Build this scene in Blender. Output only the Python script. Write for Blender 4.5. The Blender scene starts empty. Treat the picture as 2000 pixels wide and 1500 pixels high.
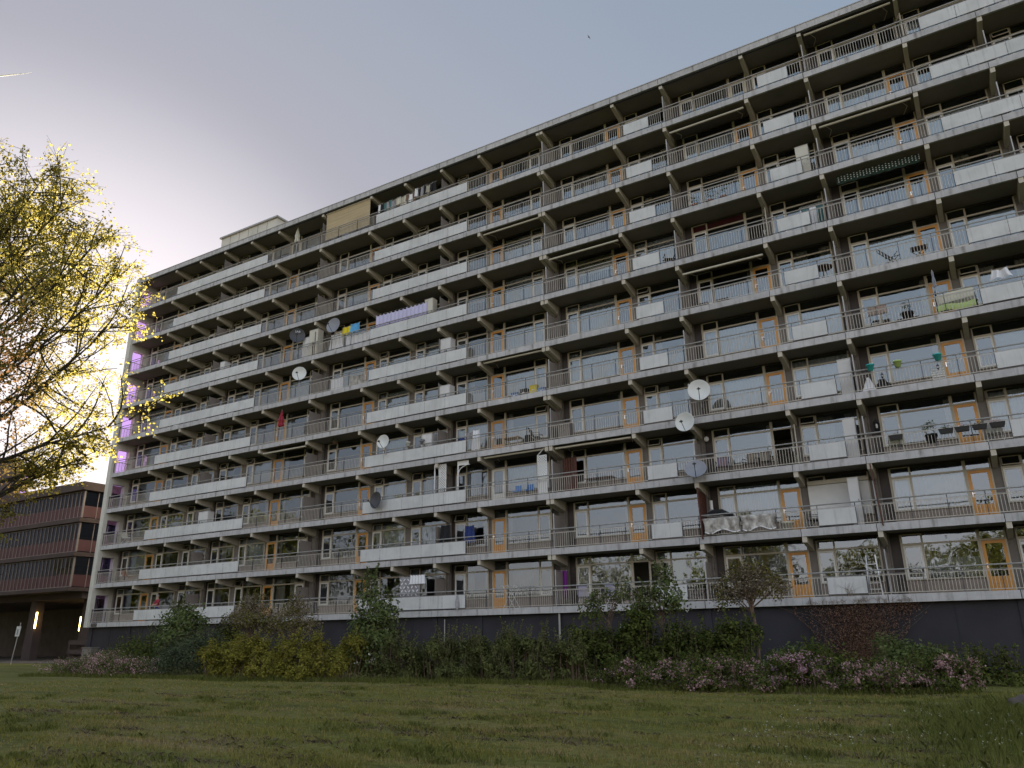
import bpy, math, random
import numpy as np
from mathutils import Vector, Matrix
random.seed(7); rng = np.random.default_rng(11)
S = bpy.context.scene
R = math.radians

# ------------------------------------------------------------------ camera
PSI, TH, RO = -0.534865, 0.319735, -0.01495
fw = Vector((math.sin(PSI)*math.cos(TH), math.cos(PSI)*math.cos(TH), math.sin(TH)))
rt = Vector((math.cos(PSI), -math.sin(PSI), 0)); up = rt.cross(fw)
r2 = rt*math.cos(RO) + up*math.sin(RO); u2 = -rt*math.sin(RO) + up*math.cos(RO)
CAM = Vector((0, -34.475, 1.565))
cd = bpy.data.cameras.new('camera'); cam = bpy.data.objects.new('camera', cd)
S.collection.objects.link(cam); S.camera = cam
cam.matrix_world = Matrix(((r2.x, u2.x, -fw.x, CAM.x), (r2.y, u2.y, -fw.y, CAM.y), (r2.z, u2.z, -fw.z, CAM.z), (0, 0, 0, 1)))
cd.sensor_fit = 'HORIZONTAL'; cd.sensor_width = 36; cd.lens = 1485.37/2000*36
cd.clip_start = 0.1; cd.clip_end = 20000

# ------------------------------------------------------------------ sky, sun, exposure
SUN_AZ, SUN_EL = R(-63.5), R(9.0)          # azimuth from +Y, towards -X: behind the block, low on the left
sdir = Vector((math.sin(SUN_AZ)*math.cos(SUN_EL), math.cos(SUN_AZ)*math.cos(SUN_EL), math.sin(SUN_EL)))
W = bpy.data.worlds.new('World'); S.world = W; W.use_nodes = True
wn = W.node_tree; bg = wn.nodes['Background']
sky = wn.nodes.new('ShaderNodeTexSky'); sky.sky_type = 'NISHITA'; sky.sun_disc = False
sky.sun_elevation = SUN_EL; sky.sun_rotation = SUN_AZ
sky.air_density = 1.0; sky.dust_density = 1.0; sky.ozone_density = 1.6
# soft shoulder on the sky's own radiance (compresses the bright glow near the sun), slightly lavender
def vmath(op, a, b=None):
    q = wn.nodes.new('ShaderNodeVectorMath'); q.operation = op
    for i, x in enumerate((a, b)):
        if x is None: continue
        if isinstance(x, tuple): q.inputs[i].default_value = x
        else: wn.links.new(x, q.inputs[i])
    return q.outputs[0]
# added boost to the unseen sky behind the camera, lights the shaded facade
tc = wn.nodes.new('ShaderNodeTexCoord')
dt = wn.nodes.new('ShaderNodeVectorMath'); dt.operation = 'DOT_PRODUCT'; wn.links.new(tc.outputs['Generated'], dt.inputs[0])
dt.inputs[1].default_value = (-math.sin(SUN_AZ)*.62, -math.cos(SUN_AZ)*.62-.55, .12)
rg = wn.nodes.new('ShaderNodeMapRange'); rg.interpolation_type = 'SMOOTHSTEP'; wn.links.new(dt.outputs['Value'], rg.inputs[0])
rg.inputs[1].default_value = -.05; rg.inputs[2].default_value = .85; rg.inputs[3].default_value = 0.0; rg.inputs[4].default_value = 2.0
# aureole of the low sun in the haze
d2 = wn.nodes.new('ShaderNodeVectorMath'); d2.operation = 'DOT_PRODUCT'; wn.links.new(tc.outputs['Generated'], d2.inputs[0]); d2.inputs[1].default_value = tuple(sdir)
r2_ = wn.nodes.new('ShaderNodeMapRange'); r2_.interpolation_type = 'SMOOTHSTEP'; wn.links.new(d2.outputs['Value'], r2_.inputs[0])
r2_.inputs[1].default_value = .865; r2_.inputs[2].default_value = 1.0; r2_.inputs[3].default_value = 0.0; r2_.inputs[4].default_value = 1.05
hs = wn.nodes.new('ShaderNodeHueSaturation'); hs.inputs['Saturation'].default_value = 1.08; wn.links.new(sky.outputs[0], hs.inputs['Color'])
den = vmath('ADD', vmath('MULTIPLY', hs.outputs[0], (1.5,1.5,1.5)), (1,1,1))
base = vmath('MULTIPLY', vmath('DIVIDE', hs.outputs[0], den), (1.065,1.012,1.095))
def vscale(col, sock):
    q = wn.nodes.new('ShaderNodeVectorMath'); q.operation = 'SCALE'; q.inputs[0].default_value = col; wn.links.new(sock, q.inputs['Scale']); return q.outputs[0]
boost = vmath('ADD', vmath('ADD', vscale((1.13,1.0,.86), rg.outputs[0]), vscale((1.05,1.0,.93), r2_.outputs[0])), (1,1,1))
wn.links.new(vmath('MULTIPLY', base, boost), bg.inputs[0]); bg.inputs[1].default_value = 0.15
sl = bpy.data.lights.new('sun', 'SUN'); sl.energy = 4.5; sl.angle = R(0.5); sl.color = (1.0, 0.86, 0.62)
so = bpy.data.objects.new('sun', sl); S.collection.objects.link(so)
so.rotation_euler = sdir.to_track_quat('Z', 'Y').to_euler()
S.view_settings.view_transform = 'Standard'; S.view_settings.look = 'None'
S.view_settings.exposure = 2.52; S.view_settings.gamma = 1.0

# ------------------------------------------------------------------ helpers
class MB:
    def __init__(s): s.v = []; s.f = []; s.m = []
    def add(s, vs, fs, m=None):
        o = len(s.v); s.v += [tuple(p) for p in vs]
        for f in fs: s.f.append(tuple(i+o for i in f)); s.m.append(m)
        return s
    def box(s, x0, x1, y0, y1, z0, z1, m=None):
        return s.add([(x0,y0,z0),(x1,y0,z0),(x1,y1,z0),(x0,y1,z0),(x0,y0,z1),(x1,y0,z1),(x1,y1,z1),(x0,y1,z1)],
                     [(0,3,2,1),(4,5,6,7),(0,1,5,4),(1,2,6,5),(2,3,7,6),(3,0,4,7)], m)
    def obox(s, c, ax, ay, az, m=None):
        c = Vector(c); ax = Vector(ax); ay = Vector(ay); az = Vector(az)
        vs = [c+ax*i+ay*j+az*k for k in (-1,1) for i, j in ((-1,-1),(1,-1),(1,1),(-1,1))]
        return s.add(vs, [(0,3,2,1),(4,5,6,7),(0,1,5,4),(1,2,6,5),(2,3,7,6),(3,0,4,7)], m)
    def bar(s, a, b, w, d, m=None, upv=(0,0,1)):
        a = Vector(a); b = Vector(b); z = (b-a); L = z.length; z = z/L; x = Vector(upv).cross(z)
        if x.length < 1e-4: x = Vector((1,0,0)).cross(z)
        if x.length < 1e-4: x = Vector((0,1,0)).cross(z)
        x.normalize(); y = z.cross(x)
        return s.obox((a+b)/2, x*w/2, y*d/2, z*L/2, m)
    def quad(s, a, b, c, d, m=None): return s.add([a,b,c,d], [(0,1,2,3)], m)
    def tube(s, pts, r, n=6, m=None):
        pts = [Vector(p) for p in pts]; k = len(pts); rs = r if isinstance(r, (list,tuple)) else [r]*k
        vs = []; fs = []; px = None
        for i, p in enumerate(pts):
            t = (pts[min(i+1,k-1)]-pts[max(i-1,0)])
            if t.length < 1e-9: t = Vector((0,0,1))
            t.normalize()
            if px is None:
                px = t.cross(Vector((0.13,0.21,1)) if abs(t.z) < .95 else Vector((1,0.1,0)))
            px = px - t*px.dot(t)
            if px.length < 1e-6: px = t.orthogonal()
            px.normalize(); py = t.cross(px)
            for j in range(n):
                a = 2*math.pi*j/n; vs.append(p+(px*math.cos(a)+py*math.sin(a))*rs[i])
        for i in range(k-1):
            for j in range(n):
                fs.append((i*n+j, i*n+(j+1)%n, (i+1)*n+(j+1)%n, (i+1)*n+j))
        fs.append(tuple(range(n-1,-1,-1))); fs.append(tuple((k-1)*n+j for j in range(n)))
        return s.add(vs, fs, m)
    def lathe(s, prof, c=(0,0,0), n=12, m=None, rot=None, caps=False):
        c = Vector(c); vs = []; fs = []; k = len(prof)
        for r, z in prof:
            for j in range(n):
                a = 2*math.pi*j/n; p = Vector((r*math.cos(a), r*math.sin(a), z))
                if rot is not None: p = rot @ p
                vs.append(c+p)
        for i in range(k-1):
            for j in range(n): fs.append((i*n+j, i*n+(j+1)%n, (i+1)*n+(j+1)%n, (i+1)*n+j))
        if caps: fs.append(tuple(range(n-1,-1,-1))); fs.append(tuple((k-1)*n+j for j in range(n)))
        return s.add(vs, fs, m)
    def torus(s, c, r, t, m=None, axis='y', n=20, k=5):
        c = Vector(c); pts = []
        vs = []; fs = []
        for i in range(n):
            a = 2*math.pi*i/n
            for j in range(k):
                b = 2*math.pi*j/k; rr = r+t*math.cos(b); h = t*math.sin(b)
                p = Vector((rr*math.cos(a), h, rr*math.sin(a))) if axis == 'y' else (Vector((h, rr*math.cos(a), rr*math.sin(a))) if axis == 'x' else Vector((rr*math.cos(a), rr*math.sin(a), h)))
                vs.append(c+p)
        for i in range(n):
            for j in range(k):
                fs.append((i*k+j, i*k+(j+1)%k, ((i+1)%n)*k+(j+1)%k, ((i+1)%n)*k+j))
        return s.add(vs, fs, m)
    def grid(s, fn, nu, nv, m=None):
        vs = [fn(i/nu, j/nv) for j in range(nv+1) for i in range(nu+1)]
        fs = [(j*(nu+1)+i, j*(nu+1)+i+1, (j+1)*(nu+1)+i+1, (j+1)*(nu+1)+i) for j in range(nv) for i in range(nu)]
        return s.add(vs, fs, m)
    def merge(s, o, off=(0,0,0)):
        k = len(s.v); s.v += [(p[0]+off[0], p[1]+off[1], p[2]+off[2]) for p in o.v]
        s.f += [tuple(i+k for i in f) for f in o.f]; s.m += o.m
    def mesh(s, name, mat=None, smooth=False):
        me = bpy.data.meshes.new(name); me.from_pydata(s.v, [], s.f)
        mats = []; idx = []
        for m in s.m:
            m = m or mat
            if m not in mats: mats.append(m)
            idx.append(mats.index(m))
        for m in mats: me.materials.append(m)
        if len(mats) > 1: me.polygons.foreach_set('material_index', idx)
        if smooth: me.polygons.foreach_set('use_smooth', [True]*len(me.polygons))
        me.update(); return me
    def build(s, name, mat=None, parent=None, loc=None, smooth=False):
        o = bpy.data.objects.new(name, s.mesh(name, mat, smooth)); S.collection.objects.link(o)
        if parent is not None: o.parent = parent
        if loc is not None: o.location = loc
        return o

def tag(o, label=None, cat=None, group=None, kind=None):
    if label: o['label'] = label
    if cat: o['category'] = cat
    if group: o['group'] = group
    if kind: o['kind'] = kind
    return o
def thing(name, label, cat, loc=(0,0,0), rz=0, group=None):
    o = bpy.data.objects.new(name, None); S.collection.objects.link(o)
    o.empty_display_size = .2; o.location = loc; o.rotation_euler = (0,0,rz)
    return tag(o, label, cat, group)
def link_mesh(name, me, parent=None, loc=None):
    o = bpy.data.objects.new(name, me); S.collection.objects.link(o)
    if parent is not None: o.parent = parent
    if loc is not None: o.location = loc
    return o
def copy_tree(o, parent=None):
    c = o.copy(); S.collection.objects.link(c)
    if parent is not None: c.parent = parent
    for ch in list(o.children): copy_tree(ch, c)
    return c

# ------------------------------------------------------------------ materials
def mat(name, col, rough=.7, var=.12, scale=3.0, metal=0.0, bump=0.0, bscale=40, spec=.4, streak=0.0, col2=None, stretch=None, isl=0.0):
    m = bpy.data.materials.new(name); m.use_nodes = True; t = m.node_tree; n = t.nodes; L = t.links
    b = n['Principled BSDF']; b.inputs['Roughness'].default_value = rough; b.inputs['Metallic'].default_value = metal
    b.inputs['Specular IOR Level'].default_value = spec
    c = (*col, 1)
    g = n.new('ShaderNodeNewGeometry'); mp = n.new('ShaderNodeMapping'); L.new(g.outputs['Position'], mp.inputs[0])
    if stretch: mp.inputs['Scale'].default_value = stretch
    no = n.new('ShaderNodeTexNoise'); no.inputs['Scale'].default_value = scale; no.inputs['Detail'].default_value = 6
    L.new(mp.outputs[0], no.inputs['Vector'])
    mr = n.new('ShaderNodeMapRange'); mr.inputs[1].default_value = .3; mr.inputs[2].default_value = .7
    mr.inputs[3].default_value = 1-var; mr.inputs[4].default_value = 1+var; L.new(no.outputs[0], mr.inputs[0])
    if col2:
        mx = n.new('ShaderNodeMix'); mx.data_type = 'RGBA'; mx.inputs[6].default_value = c; mx.inputs[7].default_value = (*col2, 1)
        mr.inputs[3].default_value = 0; mr.inputs[4].default_value = 1; L.new(mr.outputs[0], mx.inputs[0]); out = mx.outputs[2]
    else:
        vm = n.new('ShaderNodeVectorMath'); vm.operation = 'SCALE'; vm.inputs[0].default_value = col
        L.new(mr.outputs[0], vm.inputs['Scale']); out = vm.outputs[0]
    if streak > 0:
        mp2 = n.new('ShaderNodeMapping'); mp2.inputs['Scale'].default_value = (3.2, 1, .22); L.new(g.outputs['Position'], mp2.inputs[0])
        n2 = n.new('ShaderNodeTexNoise'); n2.inputs['Scale'].default_value = 1.6; n2.inputs['Detail'].default_value = 7; n2.inputs['Roughness'].default_value = .7
        L.new(mp2.outputs[0], n2.inputs['Vector'])
        m2 = n.new('ShaderNodeMapRange'); m2.inputs[1].default_value = .52; m2.inputs[2].default_value = .70; m2.inputs[3].default_value = 1; m2.inputs[4].default_value = 1-streak
        L.new(n2.outputs[0], m2.inputs[0])
        v2 = n.new('ShaderNodeVectorMath'); v2.operation = 'SCALE'; L.new(out, v2.inputs[0]); L.new(m2.outputs[0], v2.inputs['Scale']); out = v2.outputs[0]
    if isl > 0:
        m4 = n.new('ShaderNodeMapRange'); m4.inputs[3].default_value = 1-isl; m4.inputs[4].default_value = 1+isl; L.new(g.outputs['Random Per Island'], m4.inputs[0])
        v4 = n.new('ShaderNodeVectorMath'); v4.operation = 'SCALE'; L.new(out, v4.inputs[0]); L.new(m4.outputs[0], v4.inputs['Scale']); out = v4.outputs[0]
    L.new(out, b.inputs['Base Color'])
    if bump > 0:
        n3 = n.new('ShaderNodeTexNoise'); n3.inputs['Scale'].default_value = bscale; n3.inputs['Detail'].default_value = 4; L.new(g.outputs['Position'], n3.inputs['Vector'])
        bp = n.new('ShaderNodeBump'); bp.inputs['Strength'].default_value = bump; bp.inputs['Distance'].default_value = .01
        L.new(n3.outputs[0], bp.inputs['Height']); L.new(bp.outputs[0], b.inputs['Normal'])
    return m

def glass_mat(name, tint=(.92,.95,.95), ior=2.5, wobble=.009):
    m = bpy.data.materials.new(name); m.use_nodes = True; t = m.node_tree; n = t.nodes; L = t.links
    n.remove(n['Principled BSDF']); out = n['Material Output']
    tr = n.new('ShaderNodeBsdfTransparent'); tr.inputs[0].default_value = (*tint, 1)
    gl = n.new('ShaderNodeBsdfGlossy'); gl.inputs['Roughness'].default_value = .012; gl.inputs[0].default_value = (.78,.89,1,1)
    fr = n.new('ShaderNodeFresnel'); fr.inputs[0].default_value = ior
    mx = n.new('ShaderNodeMixShader'); L.new(fr.outputs[0], mx.inputs[0]); L.new(tr.outputs[0], mx.inputs[1]); L.new(gl.outputs[0], mx.inputs[2])
    g = n.new('ShaderNodeNewGeometry'); no = n.new('ShaderNodeTexNoise'); no.inputs['Scale'].default_value = .9; no.inputs['Detail'].default_value = 2
    L.new(g.outputs['Position'], no.inputs['Vector'])
    bp = n.new('ShaderNodeBump'); bp.inputs['Strength'].default_value = 1; bp.inputs['Distance'].default_value = wobble
    L.new(no.outputs[0], bp.inputs['Height']); L.new(bp.outputs[0], gl.inputs['Normal'])
    L.new(mx.outputs[0], out.inputs[0]); return m

def leaf_mat(name, c1, c2, trans=.45, tcol=None, patch=None):
    m = bpy.data.materials.new(name); m.use_nodes = True; t = m.node_tree; n = t.nodes; L = t.links
    n.remove(n['Principled BSDF']); out = n['Material Output']
    g = n.new('ShaderNodeNewGeometry')
    mx = n.new('ShaderNodeMix'); mx.data_type = 'RGBA'; mx.inputs[6].default_value = (*c1,1); mx.inputs[7].default_value = (*c2,1)
    L.new(g.outputs['Random Per Island'], mx.inputs[0])
    cs = mx.outputs[2]
    if patch:      # drier, straw coloured swathes left by the mower
        mp = n.new('ShaderNodeMapping'); mp.inputs['Scale'].default_value = (.28,1.2,1); mp.inputs['Rotation'].default_value = (0,0,R(-12)); L.new(g.outputs['Position'], mp.inputs[0])
        no = n.new('ShaderNodeTexNoise'); no.inputs['Scale'].default_value = .75; no.inputs['Detail'].default_value = 9; no.inputs['Roughness'].default_value = .68; L.new(mp.outputs[0], no.inputs['Vector'])
        mr = n.new('ShaderNodeMapRange'); mr.inputs[1].default_value = .46; mr.inputs[2].default_value = .66; L.new(no.outputs[0], mr.inputs[0])
        m5 = n.new('ShaderNodeMix'); m5.data_type = 'RGBA'; L.new(mr.outputs[0], m5.inputs[0]); L.new(cs, m5.inputs[6]); m5.inputs[7].default_value = (*patch,1); cs = m5.outputs[2]
    d = n.new('ShaderNodeBsdfDiffuse'); L.new(cs, d.inputs[0])
    tl = n.new('ShaderNodeBsdfTranslucent')
    if tcol:
        m3 = n.new('ShaderNodeMix'); m3.data_type = 'RGBA'; m3.inputs[6].default_value = (*tcol[0],1); m3.inputs[7].default_value = (*tcol[1],1)
        L.new(g.outputs['Random Per Island'], m3.inputs[0]); L.new(m3.outputs[2], tl.inputs[0])
    else: L.new(cs, tl.inputs[0])
    ms = n.new('ShaderNodeMixShader'); ms.inputs[0].default_value = trans; L.new(d.outputs[0], ms.inputs[1]); L.new(tl.outputs[0], ms.inputs[2])
    L.new(ms.outputs[0], out.inputs[0]); return m

M = {}
M['fascia'] = mat('concrete_fascia', (.45,.44,.45), .75, .13, 2.2, streak=.5, bump=.15, isl=.07)
def drip_marks(m):
    t = m.node_tree; n = t.nodes; L = t.links; b = n['Principled BSDF']; src = b.inputs['Base Color'].links[0].from_socket
    g = n.new('ShaderNodeNewGeometry'); sx = n.new('ShaderNodeSeparateXYZ'); L.new(g.outputs['Position'], sx.inputs[0])
    def mth(op, a, v=None):
        q = n.new('ShaderNodeMath'); q.operation = op; L.new(a, q.inputs[0])
        if v is not None:
            if isinstance(v, float): q.inputs[1].default_value = v
            else: L.new(v, q.inputs[1])
        return q.outputs[0]
    d = mth('ABSOLUTE', mth('SUBTRACT', mth('FRACT', mth('ADD', mth('DIVIDE', sx.outputs[0], 1.49), .299)), .5))
    mr = n.new('ShaderNodeMapRange'); mr.inputs[1].default_value = .012; mr.inputs[2].default_value = .075; mr.inputs[3].default_value = 1; mr.inputs[4].default_value = 0; L.new(d, mr.inputs[0])
    no = n.new('ShaderNodeTexNoise'); no.inputs['Scale'].default_value = 1.7; no.inputs['Detail'].default_value = 5; L.new(g.outputs['Position'], no.inputs['Vector'])
    m2 = n.new('ShaderNodeMapRange'); m2.inputs[1].default_value = .42; m2.inputs[2].default_value = .62; L.new(no.outputs[0], m2.inputs[0])
    k = mth('MULTIPLY', mr.outputs[0], m2.outputs[0])
    mx = n.new('ShaderNodeMix'); mx.data_type = 'RGBA'; L.new(mth('MULTIPLY', k, .62), mx.inputs[0]); L.new(src, mx.inputs[6]); mx.inputs[7].default_value = (.13,.105,.085,1)
    L.new(mx.outputs[2], b.inputs['Base Color'])
drip_marks(M['fascia'])
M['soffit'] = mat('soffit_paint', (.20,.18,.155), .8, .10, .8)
M['bracket'] = mat('bracket_paint', (.50,.455,.385), .7, .08, 2)
M['panel'] = mat('white_panel', (.555,.555,.56), .55, .10, 1.3, streak=.26, isl=.06)
M['joint'] = mat('dark_joint', (.03,.03,.035), .8)
M['rail'] = mat('rail_metal', (.46,.42,.37), .5, .15, 6)
M['post'] = mat('dark_post_metal', (.09,.085,.09), .5, .1, 6)
M['handrail'] = mat('handrail_metal', (.36,.35,.345), .4, .15, 5, metal=.2)
M['frame'] = mat('window_frame_paint', (.46,.41,.33), .5, .08, 3)
M['sash'] = mat('white_sash_paint', (.68,.67,.64), .4, .05, 3)
M['spandrel'] = mat('brown_spandrel', (.25,.205,.175), .7, .12, 2.5)
M['dark'] = mat('dark_brown_panel', (.045,.035,.032), .55, .15, 3)
M['grey'] = mat('grey_brown_panel', (.16,.142,.128), .7, .1, 3)
M['screen'] = mat('screen_panel_grey', (.21,.185,.17), .7, .10, 2)
M['navy'] = mat('navy_plinth', (.024,.022,.031), .65, .25, .7, bump=.25, bscale=25)
M['endwall'] = mat('white_render', (.56,.54,.49), .8, .10, 1, streak=.15, bump=.3)
M['room'] = mat('room_paint', (.26,.24,.21), .9, .05)
M['roomdark'] = mat('room_dark', (.10,.085,.075), .9, .2, 1)
M['orange'] = mat('ochre_door_paint', (.60,.285,.070), .45, .07, 3)
M['chrome'] = mat('metal_handle', (.75,.75,.76), .25, .02, metal=.8)
M['glass'] = glass_mat('window_glass')
M['glassdark'] = glass_mat('smoked_glass', (.55,.42,.42), 1.3, .03)
M['purple'] = glass_mat('violet_glass', (.66,.42,1.0), 1.5, .004)
M['net'] = mat('net_curtain', (.52,.54,.56), .9, .05)
M['drape'] = mat('beige_drape', (.40,.37,.31), .9, .1)
M['drapegreen'] = mat('green_drape', (.20,.24,.035), .9, .1)
M['drapered'] = mat('red_drape', (.16,.012,.022), .9, .1)
M['drapegrey'] = mat('grey_drape', (.23,.23,.23), .9, .1)
M['awning'] = mat('awning_cassette', (.52,.48,.39), .5, .05)
M['awncloth'] = mat('awning_cloth_stripe', (.43,.34,.21), .85, .15, 9, stretch=(.05,.05,1.0))
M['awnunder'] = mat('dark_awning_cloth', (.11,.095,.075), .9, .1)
M['white'] = mat('white_plastic', (.72,.72,.72), .4, .04)
M['cloth_w'] = mat('white_cloth', (.74,.74,.78), .9, .05)
M['lilac'] = mat('lilac_cloth', (.52,.50,.72), .9, .05)
M['cloth_k'] = mat('black_cloth', (.015,.015,.018), .9, .2)
M['cloth_b'] = mat('blue_cloth', (.03,.05,.19), .9, .15)
M['cloth_p'] = mat('purple_cloth', (.16,.02,.20), .9, .15)
M['cloth_r'] = mat('red_cloth', (.30,.03,.05), .9, .3, 7)
M['cloth_g'] = mat('grey_cloth', (.30,.29,.31), .9, .2, 5)
M['cloth_y'] = mat('yellow_cloth', (.65,.52,.03), .9, .1)
M['cloth_s'] = mat('sky_blue_cloth', (.10,.34,.62), .9, .2)
M['cloth_t'] = mat('teal_cloth', (.07,.16,.165), .9, .3, 6)
M['cream'] = mat('cream_cloth', (.58,.56,.47), .9, .06)
M['floral'] = mat('floral_duvet', (.60,.58,.55), .9, .0, 4.5, col2=(.16,.13,.11))
M['black'] = mat('black_plastic', (.018,.018,.02), .45, .1)
M['dishw'] = mat('dish_white', (.62,.63,.62), .5, .04)
M['dishg'] = mat('dish_grey', (.24,.25,.29), .5, .08)
M['dishk'] = mat('dish_charcoal', (.055,.055,.065), .45, .1)
M['wood'] = mat('brown_wood', (.16,.09,.05), .65, .25, 6)
M['woodlt'] = mat('pale_wood', (.42,.27,.13), .65, .2, 6)
M['teal'] = mat('teal_glaze', (.05,.42,.42), .35, .05)
M['lime'] = mat('lime_glaze', (.42,.55,.18), .35, .05)
M['terra'] = mat('terracotta', (.35,.13,.07), .8, .15)
M['blue'] = mat('blue_plastic', (.05,.20,.52), .4, .05)
M['garage_c'] = mat('garage_concrete', (.062,.044,.041), .85, .15, .8, bump=.2)
M['garage_r'] = mat('maroon_panel', (.075,.028,.032), .6, .12, 1)
M['mullion'] = mat('aluminium_mullion', (.20,.165,.155), .45, .05)
M['tower'] = mat('dark_tower_brick', (.07,.055,.055), .85, .15, .5)
M['rust'] = mat('rust_brown_paint', (.085,.03,.02), .6, .2, 4)
M['bark'] = mat('grey_bark', (.045,.037,.028), .9, .3, 9, bump=.5, bscale=30)
M['twig'] = mat('dry_twig', (.15,.105,.075), .9, .3, 9)
M['rock'] = mat('boulder', (.11,.085,.08), .9, .35, 4, bump=.8, bscale=14)
M['paving'] = mat('paving', (.12,.10,.09), .9, .2, 2)
M['skin'] = mat('skin', (.45,.27,.20), .6, .03)
M['hairgrey'] = mat('grey_hair', (.30,.28,.27), .8, .1)
M['ink'] = mat('pale_lettering', (.55,.55,.60), .6, .0)
M['tread'] = mat('aluminium', (.6,.6,.62), .35, .05, metal=.5)
M['mosaic'] = mat('mosaic_tiles', (.07,.03,.025), .4, .0, 30, col2=(.45,.33,.25))

# ------------------------------------------------------------------ apartment block
ZG = 2.6; H = 2.8; FT = .31
def zb(k): return ZG + (k-1)*H
def zf(k): return zb(k) + FT
YW = 1.48
B = [-57.05,-52.49,-49.46,-46.54,-43.52,-40.56,-36.13,-31.62,-28.65,-25.66,-22.74,-18.28,-13.59,-10.65,-6.21,-3.25,1.20,4.24,7.20,11.65]
T = ['L','N','N','Nd','N','Lm','L','N','N','Nd','Lm','L','N','L','N','L','N','Nd','Lm']
SCREENS = [-46.54,-36.13,-25.66,-18.28,-10.65,-3.25,4.24]
XL, XR = -57.05, 11.65
block = thing('apartment_block', 'long ten storey apartment block with balcony galleries and a dark navy base', 'apartment block')

# structure behind: floors, party walls, roof, ends
wall = MB()
for k in range(1, 11):
    z0 = zf(k)-.02; z1 = zb(k+1)+.02
    for i, x0 in enumerate(B[:-1]):
        w = B[i+1]-x0; t = T[i]
        fr = M['spandrel']
        yA, yB = YW+.015, YW+.10
        def panel(a, b, mm, za=z0, zc=z1, y0=yA): wall.box(x0+a, x0+b, y0, yB, za, zc, mm)
        if t == 'L':
            panel(.10, .26, M['grey']); panel(.26, .64, M['dark'], y0=yA+.02)
            panel(.64, w-.94, M['spandrel'], z0, z0+.64); panel(.64, w-.94, M['dark'], z0+2.44, z1)
            panel(w-.94, w-.04, M['dark'], z0+2.44, z1)
            panel(w-.04, w+.10, M['grey'])
        elif t == 'Lm':
            panel(.03, .96, M['dark'], z0+2.44, z1)
            panel(.96, w-.66, M['spandrel'], z0, z0+.64); panel(.96, w-.66, M['dark'], z0+2.44, z1)
            panel(w-.66, w-.28, M['dark'], y0=yA+.02); panel(w-.28, w+.10, M['grey'])
        else:
            a, b = (.28, w-.14) if t == 'N' else (.48, w-.20)
            if t == 'Nd': panel(.10,.22, M['grey']); panel(.22,.48, M['dark'], y0=yA+.02)
            else: panel(.10,.28, M['grey'])
            panel(a, b, M['spandrel'], z0, z0+.64); panel(a, b, M['dark'], z0+2.44, z1)
            panel(b, w+.10, M['grey'])
        # corrugation of the spandrel
        if t != 'Lm': sa, sb = (.72, w-1.0) if t == 'L' else (.30, w-.2)
        else: sa, sb = 1.1, w-.75
        if x0 > -34:
            q = sa
            while q < sb: wall.box(x0+q, x0+q+.05, yA-.012, yA-.001, z0+.05, z0+.58, M['spandrel']); q += .115
    for i, x0 in enumerate(B):
        xa = x0 if i < len(B)-1 else x0-.2
        wall.box(xa+.02, xa+.18, yB+.003, 5.5, z0+.02, z1-.03, M['room'])
    wall.box(XL, XR, 5.503, 5.62, z0+.02, z1-.03, M['room'])
wall.box(XL, XR, 10.9, 11.1, ZG, zb(11), M['endwall'])
wall.box(XR-.003, XR+.25, .2, 11.1, 0, zb(11), M['endwall'])
wall.build('wall', None, block)

def tie(o, lab=None):
    if lab: o['label'] = lab
    return o
RAILGRID = []
PANRUNS = [(-51.85,-41.42),(-30.95,-23.50),(-12.90,-11.41),(-5.45,-3.95),(2.04,9.49)]
STEP = 1.49
for k in range(1, 12):
    z = zb(k); sl_ = MB()
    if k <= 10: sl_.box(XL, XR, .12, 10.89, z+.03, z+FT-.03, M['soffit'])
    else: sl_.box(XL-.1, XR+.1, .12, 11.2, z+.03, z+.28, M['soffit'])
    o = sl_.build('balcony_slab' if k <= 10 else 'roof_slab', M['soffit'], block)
    fa = MB(); hgt = FT if k <= 10 else .36
    for i in range(len(B)-1):
        a = B[i]+.01 if i else XL; b = B[i+1]-.005
        fa.box(a, b-.012, 0 if k <= 10 else -.05, .117, z, z+hgt)
        fa.box(b-.012, b+.015, .02, .115, z+.01, z+hgt-.01, M['joint'])
    if k == 11:
        fa.box(XL-.4, XR+.2, -.075, .5, z+hgt+.002, z+hgt+.05, M['handrail'])
        fa.box(XL, XR, .03, .11, z-.07, z-.002, M['joint'])
    fa.build('fascia', M['fascia'], o)

# brackets (cantilever beams under every slab)
brk = []
def bracket_mesh(w=.19):
    mb = MB(); z0, z1, y0, y1 = -.245, .028, .035, YW+.05
    vs = []
    for x in (0, w): vs += [(x,y0,z1),(x,y0,z0),(x,y0+.12,z0-.02),(x,y1,-.50),(x,y1,z1)]
    mb.add(vs, [(0,1,2,3,4),(9,8,7,6,5),(0,5,6,1),(1,6,7,2),(2,7,8,3),(3,8,9,4),(4,9,5,0)], M['bracket'])
    return mb
bm_ = bracket_mesh(); bme = bm_.mesh('bracket', M['bracket'])
for k in range(2, 12):
    for x in B[1:-1]:
        xs = [x] if abs(x+18.28) > .1 else [x-.22, x+.03]
        for q in xs: brk.append((q, zb(k)))
brk.sort(key=lambda p: (Vector((p[0],0,p[1]))-CAM).length)
for q, z in brk[:100]: link_mesh('bracket', bme, block, (q, 0, z))
rest = MB()
for q, z in brk[100:]: rest.merge(bm_, (q, 0, z))
tag(rest.build('bracket', M['bracket'], block), kind='stuff')

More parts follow.
